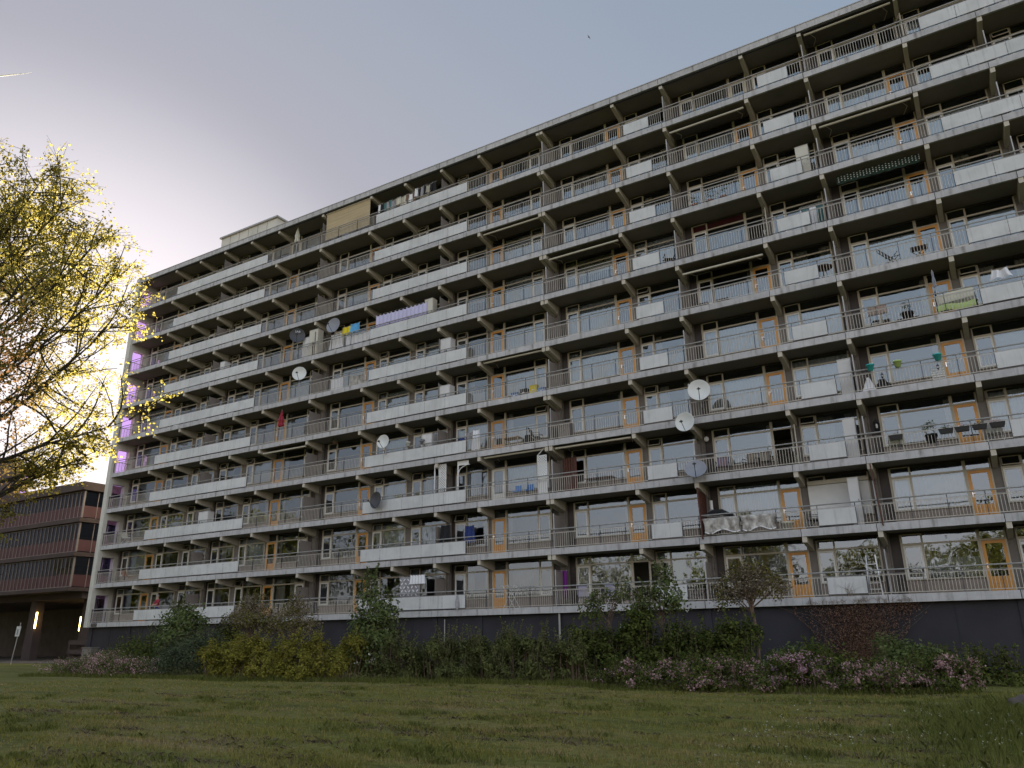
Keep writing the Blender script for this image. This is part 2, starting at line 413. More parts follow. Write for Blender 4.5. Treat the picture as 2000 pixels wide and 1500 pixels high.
# balcony railings and panels
def in_pan(x):
    for a, b in PANRUNS:
        if a+.02 < x < b-.02: return True
    return False
SEG = [(-56.98,-51.85),(-41.42,-36.13),(-36.13,-30.95),(-23.50,-18.28),(-18.25,-12.90),(-11.41,-10.60),(-10.60,-5.45),(-3.95,-3.20),(-3.20,2.04),(9.49,11.6)]
for k in range(1, 11):
    z = zf(k)
    # continuous hand rail
    hr = MB(); xs = [XL+.05, -18.30] ; 
    for a, b in ((XL+.05,-18.30),(-18.22,-10.56),(-10.54,-3.17),(-3.15,XR-.05)):
        hr.tube([(a,.03,z+.955),(b,.03,z+.955)], .030, 6, M['handrail'])
        hr.bar((a,.035,z+.80),(b,.035,z+.80),.012,.030,M['post'] if a < -20 else M['handrail'], (0,1,0))
    for a, b in PANRUNS:
        x = a
        while x < b+.1:
            hr.box(x-.014, x+.014, .05, .078, z-.05, z+.93, M['post']); x += STEP
    hr.build('handrail', M['handrail'], block)
    for a, b in SEG:
        rl = MB(); pm = M['post']
        rl.box(a, b, .026, .040, z+.055, z+.085, M['rail'] if k < 7 else M['post']); rl.box(a, b, .026, .040, z+.745, z+.772, M['rail'])
        npost = max(1, round((b-a)/STEP)); st = (b-a)/npost
        for j in range(npost+1):
            x = a+st*j
            rl.box(x-.016, x+.016, .044, .076, z-.08, z+.925, pm)
            if j < npost:
                nb = max(2, round(st/.124))
                for q in range(1, nb):
                    xx = x+st*q/nb; rl.box(xx-.0105, xx+.0105, .027, .039, z+.0855, z+.7445, M['rail'])
        rl.build('railing', M['rail'], block)
    for a, b in PANRUNS:
        pn = MB(); n = max(1, round((b-a)/STEP)); st = (b-a)/n
        for j in range(n):
            pn.box(a+st*j+.008, a+st*(j+1)-.008, .004, .022, z+.085, z+.742, M['panel'])
            for zz in (z+.20, z+.62):
                for xx in (a+st*j+.03, a+st*(j+1)-.03): pn.box(xx-.008, xx+.008, -.001, .0035, zz-.008, zz+.008, M['post'])
        pn.box(a, b, .026, .040, z+.055, z+.083, M['post']); pn.box(a, b, .026, .040, z+.745, z+.772, M['handrail'])
        pn.build('balcony_panel', M['panel'], block)

# windows and doors -------------------------------------------------------
WIN = {('L',-10.65,7): 'redblind', ('N',-6.21,2): 'shutter', ('N',-13.59,1): 'green', ('L',-10.65,1): 'drapesgrey',
       ('Lm',-22.74,1): 'swag', ('L',-3.25,1): 'lownet', ('L',-3.25,2): 'net', ('L',-10.65,2): 'net', ('L',-18.28,2): 'none', ('L',-3.25,3): 'none', ('L',-3.25,4): 'none',
       ('L',-10.65,3): 'none', ('L',-10.65,4): 'net', ('L',-10.65,5): 'net', ('L',-3.25,6): 'net', ('L',-10.65,6):'none', ('L',-3.25,5): 'none',
       ('L',-18.28,1): 'none', ('L',-18.28,3): 'none', ('L',-18.28,4): 'none', ('L',-18.28,5): 'net', ('L',-18.28,6): 'net', ('L',-18.28,7): 'halfblind', ('Lm',-22.74,5): 'net', ('Lm',-22.74,6): 'net',
       ('N',-28.65,2): 'green2', ('L',-36.13,4): 'none', ('L',-36.13,3): 'none', ('L',-36.13,5): 'none', ('L',-36.13,2): 'none', ('Lm',-40.56,4): 'none', ('Lm',-40.56,3): 'none', ('Lm',-40.56,5): 'none', ('Nd',-25.66,3): 'drapesgrey', ('N',-6.21,1):'none'}
def fold(mb, x0, x1, z0, z1, y, m, n=None, amp=.035, top=None):
    n = n or max(8, int((x1-x0)/.045)); ph = random.random()*6; f = random.uniform(34, 46)
    def fn(u, v):
        x = x0+(x1-x0)*u; return (x, y+amp*math.sin(x*f+ph)*(.7+.3*math.sin(x*7.3+ph*2)), z0+(z1-z0)*v)
    mb.grid(fn, n, 1, m)
def window_parts(t, w, x0, k):
    """frame, sash, pane and curtain of one window group; origin at left bracket, floor level, wall plane"""
    F, Sa, P, C = MB(), MB(), MB(), MB()
    y0, y1 = -.045, .03
    if t == 'L': a, b = .64, w-.985; s0, s1 = a+.09, a+.78; side = 0
    elif t == 'Lm': a, b = .975, w-.66; s0, s1 = b-.78, b-.09; side = 1
    elif t == 'N': a, b = .28, w-.14; s0, s1 = a+.05, a+.70; side = 0
    else: a, b = .48, w-.20; s0, s1 = a+.05, a+.73; side = 0
    zs, zt, ztp = .64, 2.00, 2.44
    if side == 0: b0, b1 = s1+.07, b-.06
    else: b0, b1 = a+.06, s0-.07
    F.box(a, b, y0-.01, y1, zs-.045, zs); F.box(a, b, y0+.02, y1, ztp, ztp+.02, M['dark'])
    for q0, q1 in ((a, min(s0,b0)), (b-.06 if side == 0 else s1, b), ((s1, b0) if side == 0 else (b1, s0))):
        F.box(q0, q1, y0, y1, zs, ztp)
    F.box(b0, b1, y0+.008, y1, zt, zt+.075); F.box(s0, s1, y0+.008, y1, zt-.02, zt+.075)
    # opening casement in white, vent above it
    ang = 0
    Sa.box(s0+.004, s0+.07, y0-.02, y0+.012, zs+.005, zt-.025); Sa.box(s1-.07, s1-.004, y0-.02, y0+.012, zs+.005, zt-.025)
    Sa.box(s0+.07, s1-.07, y0-.02, y0+.012, zs+.005, zs+.08); Sa.box(s0+.07, s1-.07, y0-.02, y0+.012, zt-.10, zt-.025)
    vy = random.choice([0,0,0,.10,.16]) if t != 'L' else 0
    Sa.bar((s0+.01, y0-.012, ztp-.012), (s1-.01, y0-.012, ztp-.012), .03, .035, M['frame'], (0,0,1))
    if vy:
        Sa.bar((s0+.01, y0-.012-vy, zt+.10), (s1-.01, y0-.012-vy, zt+.10), .03, .035, M['frame'])
        for q in (s0+.02, s1-.02): Sa.bar((q, y0-.012, ztp-.03), (q, y0-.012-vy, zt+.10), .03, .03, M['frame'], (1,0,0))
        P.quad((s0+.03, y0-.012-vy, zt+.1), (s1-.03, y0-.012-vy, zt+.1), (s1-.03, y0-.012, ztp-.02), (s0+.03, y0-.012, ztp-.02))
    else: P.quad((s0,.004,zt+.075),(s1,.004,zt+.075),(s1,.004,ztp),(s0,.004,ztp))
    P.quad((s0+.068,y0,zs+.078),(s1-.068,y0,zs+.078),(s1-.068,y0,zt-.098),(s0+.068,y0,zt-.098))
    tl = random.uniform(-.004,.004); tm = random.uniform(-.006,.006)
    P.quad((b0,.002+tl,zs),(b1,.002-tl,zs),(b1,.002-tl+tm,zt),(b0,.002+tl+tm,zt))
    P.quad((b0,.004,zt+.075),(b1,.004,zt+.075),(b1,.004,ztp),(b0,.004,ztp))
    # curtains
    key = None
    for q in WIN:
        if q[0] == t and abs(q[1]-x0) < .1 and q[2] == k: key = WIN[q]
    if key is None: key = random.choices(['net','none','drapes','blind','lownet','drapesgrey'], [.12,.36,.18,.08,.14,.12] if k >= 7 else ([.18,.32,.18,.06,.12,.14] if k <= 2 else [.34,.22,.16,.07,.12,.09]))[0]
    yc = .20
    if key == 'net': fold(C, a+.05, b-.05, zs+.05, ztp-.05 if random.random() < .4 else zt-.02, yc, M['net'])
    elif key == 'lownet': fold(C, b0, b1, zs+.04, zs+.04+random.uniform(.5,.9), yc, M['net']); fold(C, b0, b0+.3, zs+.03, ztp-.05, yc+.08, M['drape'])
    elif key == 'drapes' or key == 'drapesgrey':
        mm = M['drape'] if key == 'drapes' else M['drapegrey']; e = random.uniform(.25,.45)
        fold(C, b0, b0+(b1-b0)*e, zs+.03, ztp-.06, yc, mm); fold(C, b1-(b1-b0)*e*.8, b1, zs+.03, ztp-.06, yc, mm)
    elif key in ('green','green2'):
        g = M['drapegreen'] if key == 'green' else M['net']
        fold(C, b0, b0+(b1-b0)*.33, zs+.02, zt+.05, yc, g); fold(C, b0+(b1-b0)*.5, b1, zs+.02, zt+.05, yc, g)
    elif key == 'swag':
        def fn(u, v):
            top = zt-.03; bot = zs+.1+.9*(u**1.6) if u < 1 else top
            return (b0+.15+1.35*u*(1-.0*v), yc+.02*math.sin(u*40), bot+(top-bot)*v)
        C.grid(fn, 30, 4, M['drapegrey'])
    elif key == 'blind':
        zz = zt-random.uniform(.2,1.1)
        q = zt
        while q > zz: C.box(b0+.02, b1-.02, yc-.03, yc-.005, q-.035, q-.005, M['net']); q -= .04
    elif key == 'halfblind':
        C.box(a+.03, b-.03, yc, yc+.01, zt-.55, ztp-.03, M['cream'])
    elif key == 'redblind':
        C.box(a+.03, s1+.02, .012, .02, zt+.03, ztp, M['drapered']); C.box(b0, b1, .012, .02, zt-.02, ztp, M['drapered'])
    elif key == 'shutter':
        q = zs
        while q < zt+.05: C.box(s0, b1+.02, y0-.05, y0-.02, q, q+.046, M['white']); q += .05
        C.box(s0-.03, b1+.06, y0-.16, y0-.02, zt+.06, zt+.24, M['awning']); C.box(s0-.05, s0, y0-.055, y0, zs, zt+.05, M['sash'])
    if not C.v: fold(C, b1-.22 if side == 0 else b0, b1 if side == 0 else b0+.22, zs+.03, ztp-.06, yc, M['drape'])
    return F, Sa, P, C

wins = []
for k in range(1, 11):
    for i, x0 in enumerate(B[:-1]):
        w = B[i+1]-x0; xc = x0+w/2
        if xc > 6: area = 0.001
        else: area = w*abs((Vector((xc,YW,zf(k)))-CAM).y)/(Vector((xc,YW,zf(k)+1.3))-CAM).length**3
        wins.append((area, i, k))
wins.sort(reverse=True)
reststuff = MB()
for n_, (ar, i, k) in enumerate(wins):
    x0 = B[i]; F, Sa, P, C = window_parts(T[i], B[i+1]-x0, x0, k); loc = (x0, YW, zf(k)-.02)
    if n_ < 100:
        o = F.build('window', M['frame'], block, loc)
        Sa.build('sash', M['sash'], o); P.build('pane', M['glass'], o); C.build('curtain', M['net'], o)
    else:
        for mb, mm in ((F,M['frame']),(Sa,M['sash']),(P,M['glass']),(C,M['net'])):
            mb.m = [q or mm for q in mb.m]; reststuff.merge(mb, loc)
tag(reststuff.build('window', M['frame'], block), kind='stuff')

def door_parts(mm, lit=True):
    D, P, Hn = MB(), MB(), MB(); y0, y1 = -.05, -.005
    D.box(0,.115,y0,y1,.03,2.0); D.box(.705,.82,y0,y1,.03,2.0); D.box(.115,.705,y0,y1,1.88,2.0); D.box(.115,.705,y0,y1,.03,.62)
    for q in range(4):
        for j in range(5): D.box(.14+j*.112, .14+j*.112+.09, y0-.010, y0-.001, .09+q*.13, .09+q*.13+.105)
    P.quad((.115,y0+.02,.62),(.705,y0+.02,.62),(.705,y0+.02,1.88),(.115,y0+.02,1.88))
    Hn.box(.035,.075,y0-.018,y0-.001,.93,1.13); Hn.box(.045,.16,y0-.05,y0-.025,1.06,1.085); Hn.box(.045,.065,y0-.03,y0-.017,1.06,1.085)
    return D, P, Hn
def leaf_w(mb, s=1): return mb
dmesh = {}
for nm, mm in (('orange',M['orange']),('white',M['sash']),('cream',M['frame'])):
    a, b, c = door_parts(mm); dmesh[nm] = (a.mesh('door',mm), b.mesh('pane',M['glass']), c.mesh('handle',M['chrome']))
dfm = MB()
OPEN = {(-10.65,3),(-10.65,7),(-3.25,10)}
for k in range(1, 11):
    for i, x0 in enumerate(B[:-1]):
        t = T[i]
        if t not in ('L','Lm'): continue
        w = B[i+1]-x0; dx = w-.92 if t == 'L' else .09; z = zf(k)-.02
        # fixed frame, threshold and fan light
        fl = MB()
        for q0, q1 in ((dx-.06,dx-.003),(dx+.823,dx+.88)): fl.box(q0, q1, -.045, .03, 0, 2.45)
        fl.box(dx-.003, dx+.823, -.045, .03, 2.01, 2.075)
        fl.box(dx-.003, dx+.823, -.06, .03, 0, .025)
        fo = fl.build('door_frame', M['frame'], block, (x0, YW, z))
        pq = MB(); pq.quad((dx,.004,2.075),(dx+.82,.004,2.075),(dx+.82,.004,2.44),(dx,.004,2.44)); pq.build('pane', M['glass'], fo)
        nm = 'orange'
        if (x0,k) == (-22.74,3): nm = 'white'
        if x0 < 0 and k == 10 and x0 in (-36.13,-40.56,-10.65,-3.25): nm = 'cream'
        if (x0,k) in ((-18.28,1),): nm = 'cream'
        me, pm, hm = dmesh[nm]
        op = (x0,k) in OPEN or (x0,k) == (-18.28,1)
        o = link_mesh('door', me, block, (x0+dx, YW, z))
        if op:
            o.location = (x0+dx+.82, YW, z); o.rotation_euler = (0,0,R(180+112) if (x0,k) != (-18.28,1) else R(180+160))
            me2, pm2, hm2 = dmesh['cream']; o.data = me2
        link_mesh('pane', pm, o); link_mesh('handle', hm, o)
        if nm == 'white' or (x0,k) in OPEN: o['label'] = 'white painted balcony door' if nm == 'white' else 'cream balcony door standing open'

# privacy screens between the flats
for k in range(1, 11):
    for x in SCREENS:
        z = zf(k); q = x+.12 if abs(x+18.28) > .1 else x+.14
        sc = MB(); hgt = 1.74
        sc.box(q-.015, q+.015, .135, 1.05, z+.12, z+hgt-.04)
        o = sc.build('privacy_screen', M['screen'] if (k*7+int(x)) % 7 else M['endwall'], block)
        ps = MB(); ps.box(q-.022, q+.022, .09, .134, z-.02, z+hgt+.02); ps.build('post', M['fascia'] if x > -20 else M['grey'], o)
        tb = MB(); tb.tube([(q+.02,YW-.13,z-.02),(q+.02,YW-.13,z+2.47)], .035, 6); tb.tube([(q+.10,YW-.10,z-.02),(q+.10,YW-.10,z+2.47)], .028, 6)
        tb.bar((q,1.05,z+.5),(q,.14,z+1.1),.02,.02,M['post']); tb.build('drain_pipe', M['grey'], o)

# roller awnings under the soffits
AWN = [(-22.74,8,2.33),(-18.28,7,2.20),(-22.74,5,2.40),(-22.74,3,2.42),(-18.28,3,2.36),(-40.56,4,2.2),(-10.65,9,2.15),(-3.25,8,2.36),(-3.25,10,2.34),(-10.65,6,2.02)]
for x, k, h in AWN:
    i = min(range(len(B)), key=lambda q: abs(B[q]-x)); xe = B[i+1]; y = .22
    a = MB(); z = zf(k)+h
    a.tube([(x+.32,y,z),(xe-.12,y,z)], .055, 8)
    o = a.build('awning', M['awning'], block)
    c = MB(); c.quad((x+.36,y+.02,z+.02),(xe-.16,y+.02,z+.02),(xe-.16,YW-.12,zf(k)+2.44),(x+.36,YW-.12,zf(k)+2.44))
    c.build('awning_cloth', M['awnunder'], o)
    for q in (x+.6, xe-.5):
        ar = MB(); ar.tube([(q,y+.05,z+.01),(q+.2,.8,z+.05),(q,YW-.1,zf(k)+2.40)],.018,5); ar.build('folding_arm', M['awning'], o)
# lowered sun blind on the top floor
a = MB(); z = zf(10)
def fnb(u, v): return (-35.75+4.05*u, .16+.02*math.sin(v*3)+.006*math.sin(u*40), z+.3+2.08*v)
a.grid(fnb, 24, 6, M['awncloth']); a.tube([(-35.8,.16,z+2.4),(-31.65,.16,z+2.4)], .05, 8, M['awning']); a.tube([(-35.8,.16,z+.3),(-31.65,.16,z+.3)], .025, 6, M['awning'])
tie(a.build('sun_blind', M['awncloth'], block), 'tan sun blind let down to the rail on the top floor')
# spotted dark green awning valance, seventh gallery
a = MB(); z = zf(7)
M['spot'] = mat('green_spotted_cloth', (.012,.03,.02), .9, 0, 9, col2=(.012,.03,.02))
def fnv(u, v): return (-2.6+3.55*u, .50-.25*v*0, z+2.42-.42*(1-v)-.05*abs(math.sin(u*22))*(1-v))
a.grid(fnv, 66, 2, M['spot'])
for q in range(26):
    for r_ in range(3):
        x = -2.5+q*.137; zz = z+2.10+.11*r_+(.05 if q % 2 else 0); a.box(x-.022, x+.022, .488, .496, zz-.024, zz+.024, M['panel'])
a.build('awning_valance', M['spot'], block)

# end wall with violet glazed openings, plinth, pipes
ew = MB(); x0, x1 = -57.5, -57.05; ya, yb_ = .22, 1.22
ew.box(x0, x1, -.12, ya, ZG, zb(11)+.45); ew.box(x0, x1, yb_, 11.1, ZG, zb(11)+.28)
for k in range(1, 11):
    ew.box(x0, x1, ya, yb_, zb(k) if k > 1 else ZG, zf(k)-.01); ew.box(x0, x1, ya, yb_, zf(k)+1.98, zb(k+1))
ew.box(x0, x1, ya, yb_, zb(11), zb(11)+.28)
eo = ew.build('end_wall', M['endwall'], block)
for k in range(1, 11):
    p = MB(); p.quad((x0+.06,ya,zf(k)-.01),(x0+.06,yb_,zf(k)-.01),(x0+.06,yb_,zf(k)+1.98),(x0+.06,ya,zf(k)+1.98)); p.build('pane', M['purple'], eo)
    g = MB()
    g.tube([(x1+.05,.05,zf(k)+.95),(x1+.05,1.38,zf(k)+.95)], .025, 6); g.box(x1+.04,x1+.06,.05,1.38,zf(k)+.06,zf(k)+.09)
    for q in range(11): g.box(x1+.042,x1+.056,.1+q*.118,.114+q*.118,zf(k)+.09,zf(k)+.94)
    g.build('end_railing', M['post'], block)
pl = MB(); pl.box(-57.5, XR+.25, .30, .60, -.6, ZG-.003, M['navy'])
for i, x in enumerate(B): pl.box(x-.16, x+.16, .24, .297, -.6, ZG-.01, M['navy'])
for i in range(len(B)-1):
    xm = (B[i]+B[i+1])/2; pl.box(xm-.015, xm+.015, .285, .297, -.6, ZG-.01, M['joint'])
pl.build('plinth_wall', M['navy'], block)
dp = MB(); dp.tube([(-18.02,.16,-.4),(-18.02,.16,zb(1)+.02)], .055, 8)
dp.tube([(-24.95,.21,ZG-1.4),(-24.95,.21,ZG-.15)], .03, 6)
dp.build('downpipe', M['handrail'], block)
npl = MB(); npl.box(-56.75,-56.05,-.03,-.003,ZG+.04,ZG+.27,M['black'])
for q in range(3): npl.box(-56.62+q*.2,-56.50+q*.2,-.036,-.031,ZG+.10,ZG+.21,M['grey'])
npl.build('number_plate', M['black'], block)

# roof house and roof railing
ph = MB(); ph.box(-53.8,-46.7,5.0,9.6,zb(11)+.28,36.15)
po = ph.build('roof_house', M['endwall'], block)
pt = MB(); pt.box(-53.95,-46.55,4.85,9.75,36.152,36.3); pt.build('roof_edge', M['handrail'], po)
pd = MB()
for q in range(1,6): pd.box(-53.8+q*1.18-.015,-53.8+q*1.18+.015,4.985,4.997,zb(11)+.3,36.14)
pd.build('cladding_joint', M['grey'], po)
rr = MB(); zr = zb(11)+.33
for zz in (.55,1.1): rr.tube([(-54.9,2.6,zr+zz),(-44.6,2.6,zr+zz)], .025, 6)
for q in range(5): rr.tube([(-54.9+q*2.575,2.6,zr-.1),(-54.9+q*2.575,2.6,zr+1.12)], .025, 6)
rr.build('roof_railing', M['post'], block)
# brown posts on the second gallery
bp_ = MB(); bp_.bar((-10.47,-.03,zf(2)-.1),(-10.52,-.03,zf(2)+2.25),.11,.06,M['rust']); bp_.build('brown_post', M['rust'], block); bp_ = MB(); bp_.box(-10.56,-10.5,.1,1.1,zf(2),zf(2)+2.1,M['rust']); bp_.build('brown_panel', M['rust'], block); bp_ = MB()
bp_.bar((-3.0,-.03,zf(2)-.1),(-3.12,-.03,zf(2)+2.45),.07,.05,M['rust'])
bp_.build('brown_post', M['rust'], block)
# brick red drapes screen on the third gallery, white trellis dividers
rc = MB(); fold(rc, -17.95, -17.1, zf(3)+.05, zf(3)+1.95, .95, M['rust'], 24, .05); rc.build('balcony_curtain', M['rust'], block)
def trellis(x0, x1, z0, z1, y, parent):
    t = MB(); 
    t.box(x0, x0+.04, y, y+.03, z0, z1); t.box(x1-.04, x1, y, y+.03, z0, z1); t.box(x0+.04, x1-.04, y, y+.03, z1-.04, z1); t.box(x0+.04, x1-.04, y, y+.03, z0, z0+.04)
    w = x1-x0-.08; st = .14; n = int((z1-z0+w)/st)
    for s in (0,1):
        for q in range(n+1):
            c = z0+.04-w+q*st; pts = []
            za, zc = c, c+w; xa, xb_ = x0+.04, x1-.04
            lo = max(za, z0+.04); hi = min(zc, z1-.04)
            if hi-lo < .03: continue
            ta, tb = (lo-za)/w, (hi-za)/w
            A = (xa+w*ta, lo); Bp = (xa+w*tb, hi)
            if s: A = (xa+w*(1-ta), lo); Bp = (xa+w*(1-tb), hi)
            t.bar((A[0],y+.010+.008*s,A[1]),(Bp[0],y+.010+.008*s,Bp[1]),.045,.008,None,(0,1,0))
    return t.build('trellis', M['white'], parent)
tr = thing('garden_screen', 'white lattice arch screen standing on the third gallery beside the flat with the white door', 'screen', (-25.2,.2,zf(3)))
trellis(-.30,.22,.95-.5,2.42,.0,tr)
q = MB(); q.box(-.62,-.56,0,.05,.05,2.45); q.box(-.50,-.36,.3,.33,.05,2.4); q.box(1.0,1.07,0,.05,.05,2.45)
for i in range(9):
    a0, a1 = math.pi*i/18, math.pi*(i+1)/18
    q.bar((1.07+.75*(1-math.cos(a0)),.02,1.75+.45*math.sin(a0)),(1.07+.75*(1-math.cos(a1)),.02,1.75+.45*math.sin(a1)),.03,.06,None,(0,1,0))
q.box(1.07,1.75,0.01,.03,2.2,2.45); q.build('arch', M['white'], tr)
tr2 = thing('garden_screen', 'white lattice screen with curved top, third gallery divider right of the white door', 'screen', (-18.75,.15,zf(3)))
trellis(-.28,.28,1.0,2.1,0,tr2)
q = MB(); q.box(-.26,.28,0,.03,.05,.99)
for i in range(6): q.bar((-.28+.5*math.sin(i*.2),.012,2.1+.08*i),(-.28+.5*math.sin((i+1)*.2),.012,2.1+.08*(i+1)),.03,.05,None,(0,1,0))
q.build('panel', M['white'], tr2)

# ------------------------------------------------------------------ ground
def hnoise(x, y):
    return (np.sin(x*.9+1.3*np.sin(y*.7))+np.sin(y*1.1+.8*np.sin(x*.6+2))+.6*np.sin(x*2.3+y*1.7)+.5*np.sin(x*3.7-y*2.9+1))*.25
def ground_z(x, y):
    x = np.asarray(x, float); y = np.asarray(y, float)
    near = np.exp(-((y+18)/22)**2)*np.exp(-((x+15)/45)**2)
    z = .035*hnoise(x*1.4, y*1.4)*near + .02*hnoise(x*5+3, y*5)*near
    z += .25*np.exp(-((x-3.6)/2.2)**2)*np.exp(-((y+17.5)/3.5)**2)       # low bank at the right edge
    return z
xs = np.concatenate([[-9000,-3000,-900,-300,-150], np.linspace(-100,30,261), [60,150,400,1200,3000,9000]])
ys = np.concatenate([[-9000,-3000,-900,-300,-120], np.linspace(-60,14,149), [40,120,400,1200,3000,9000]])
gx, gy = np.meshgrid(xs, ys); gz = ground_z(gx, gy)
gv = np.stack([gx, gy, gz], -1).reshape(-1, 3); nx = len(xs)
gf = [(j*nx+i, j*nx+i+1, (j+1)*nx+i+1, (j+1)*nx+i) for j in range(len(ys)-1) for i in range(nx-1)]
me = bpy.data.meshes.new('lawn'); me.from_pydata(gv.tolist(), [], gf); me.polygons.foreach_set('use_smooth', [True]*len(gf))
lm = bpy.data.materials.new('lawn_ground'); lm.use_nodes = True; n = lm.node_tree.nodes; L = lm.node_tree.links
b = n['Principled BSDF']; b.inputs['Roughness'].default_value = .95; b.inputs['Specular IOR Level'].default_value = .1
g = n.new('ShaderNodeNewGeometry'); mp = n.new('ShaderNodeMapping'); mp.inputs['Scale'].default_value = (.35,1.1,1); mp.inputs['Rotation'].default_value = (0,0,R(-12)); L.new(g.outputs['Position'], mp.inputs[0])
n1 = n.new('ShaderNodeTexNoise'); n1.inputs['Scale'].default_value = .55; n1.inputs['Detail'].default_value = 8; n1.inputs['Roughness'].default_value = .65; L.new(mp.outputs[0], n1.inputs['Vector'])
cr = n.new('ShaderNodeValToRGB'); L.new(n1.outputs[0], cr.inputs[0])
e = cr.color_ramp.elements; e[0].position = .30; e[0].color = (.075,.085,.024,1); e[1].position = .74; e[1].color = (.18,.145,.085,1)
for p, c in ((.45,(.135,.135,.036,1)),(.58,(.170,.155,.050,1)),(.66,(.180,.148,.070,1))):
    q = e.new(p); q.color = c
n2 = n.new('ShaderNodeTexNoise'); n2.inputs['Scale'].default_value = 6; n2.inputs['Detail'].default_value = 6; L.new(g.outputs['Position'], n2.inputs['Vector'])
mr = n.new('ShaderNodeMapRange'); mr.inputs[1].default_value = .3; mr.inputs[2].default_value = .7; mr.inputs[3].default_value = .65; mr.inputs[4].default_value = 1.3; L.new(n2.outputs[0], mr.inputs[0])
vm = n.new('ShaderNodeVectorMath'); vm.operation = 'SCALE'; L.new(cr.outputs[0], vm.inputs[0]); L.new(mr.outputs[0], vm.inputs['Scale']); L.new(vm.outputs[0], b.inputs['Base Color'])
me.materials.append(lm)
tag(link_mesh('lawn', me), kind='structure')
pv = MB(); pv.box(-140,-59.5,1.5,60,-.3,.03,M['paving'])
tag(pv.build('pavement', M['paving']), kind='structure')

# ------------------------------------------------------------------ low glazed building on columns, left
ga = thing('glazed_building', 'low building with maroon and dark glass bands on columns, left of the apartment block', 'building', (-69,5,0))
GX = 0.0; GL = -46.0; GD = 24.0
levels = [(6.23,8.83),(9.29,11.84),(12.34,14.74)]
c = MB()
c.box(GL,.35,-.35,GD,5.88,6.2); c.box(GL,.35,-.35,GD,8.88,9.24); c.box(GL,.35,-.35,GD,11.9,12.29); c.box(GL,.5,-.5,GD,14.78,15.52)
c.box(GL,0,1.2,GD,5.3,5.877)
co = c.build('floor_edge', M['garage_c'], ga)
wd = MB(); wd.box(GL,.0,14,GD,0,5.3); wd.box(GL+.1,-.1,6,GD-.1,6.2,14.7); wd.build('wall', M['roomdark'], ga)
for z0, z1 in levels:
    p = MB(); p.quad((GL,0,z0),(0,0,z0),(0,0,z1),(GL,0,z1)); p.quad((0,0,z0),(0,GD,z0),(0,GD,z1),(0,0,z1))
    p.build('glazing', M['glassdark'], ga)
    r_ = MB(); r_.box(GL,-.005,-.012,.05,z0+.06,z0+1.08); r_.box(-.05,.012,.051,GD,z0+.06,z0+1.08); r_.build('maroon_panel', M['garage_r'], ga)
    m_ = MB()
    q = 0
    while q < 44: m_.box(-q-.022,-q+.022,-.06,.04,z0+.003,z1-.003); q += .62
    q = 1.3
    while q < 22: m_.box(-.04,.06,q-.03,q+.03,z0+.003,z1-.003); q += 1.3
    m_.box(-.06,.08,-.08,.06,z0,z1); m_.box(GL,-.07,-.07,.04,z0-.003,z0+.05); m_.box(GL,-.07,-.07,.04,z1-.05,z1+.003)
    m_.build('mullion', M['mullion'], ga)
for x, y in ((-8.2,1.9),(-1.6,3.1),(-16.5,1.9),(-8.2,10),(-1.6,11.5),(-25,1.9)):
    m_ = MB()
    m_.add([(x-.75,y-.35,0),(x+.75,y-.35,0),(x+.75,y+.35,0),(x-.75,y+.35,0),(x-.5,y-.35,5.3),(x+.5,y-.35,5.3),(x+.5,y+.35,5.3),(x-.5,y+.35,5.3)],[(0,3,2,1),(4,5,6,7),(0,1,5,4),(1,2,6,5),(2,3,7,6),(3,0,4,7)])
    m_.build('column', M['garage_c'], ga)
M['lamp'] = bpy.data.materials.new('tube_lamp_glow'); M['lamp'].use_nodes = True
lb = M['lamp'].node_tree.nodes['Principled BSDF']; lb.inputs['Base Color'].default_value = (1,.8,.4,1); lb.inputs['Emission Color'].default_value = (1,.66,.20,1); lb.inputs['Emission Strength'].default_value = 2.2
for x, y, z, h in ((-7.35,1.5,2.85,1.45),(-7.05,5.6,2.6,1.35)):
    m_ = MB(); m_.tube([(x,y,z),(x,y,z+h)], .075, 8); m_.build('tube_lamp', M['lamp'], ga)
ci = MB(); ci.box(-2.6,.2,2.3,3.6,.02,.35); ci.box(-2.6,-2.3,2.3,3.6,.35,.9); ci.box(-2.7,.2,2.2,2.35,.55,.95); ci.box(-2.7,.2,2.2,2.35,1.35,1.75); ci.box(-2.6,-2.4,2.2,2.3,.95,1.35); ci.box(-.1,.1,2.2,2.3,.95,1.35)
ci.build('barrier', M['garage_c'], ga)
# dark tower further back
tw = thing('tower_block', 'dark brown tower block with violet glazed end openings behind the low glazed building', 'tower block', (-131.9,30,0), R(64))
t_ = MB(); t_.box(-14,0,0,16,0,30.3); 
for q in range(11): t_.box(.25,.95,-.2,.795,q*2.8,min(28.6,q*2.8+.7))
t_.box(.002,.25,-.2,.795,0,28.6); t_.box(.95,1.15,-.2,.795,0,28.6)
t_.build('wall', M['tower'], tw)
for q in range(4,10):
    m_ = MB(); m_.quad((.25,.3,q*2.8+.7),(.95,.3,q*2.8+.7),(.95,.3,q*2.8+2.8),(.25,.3,q*2.8+2.8)); m_.build('pane', M['purple'], tw)
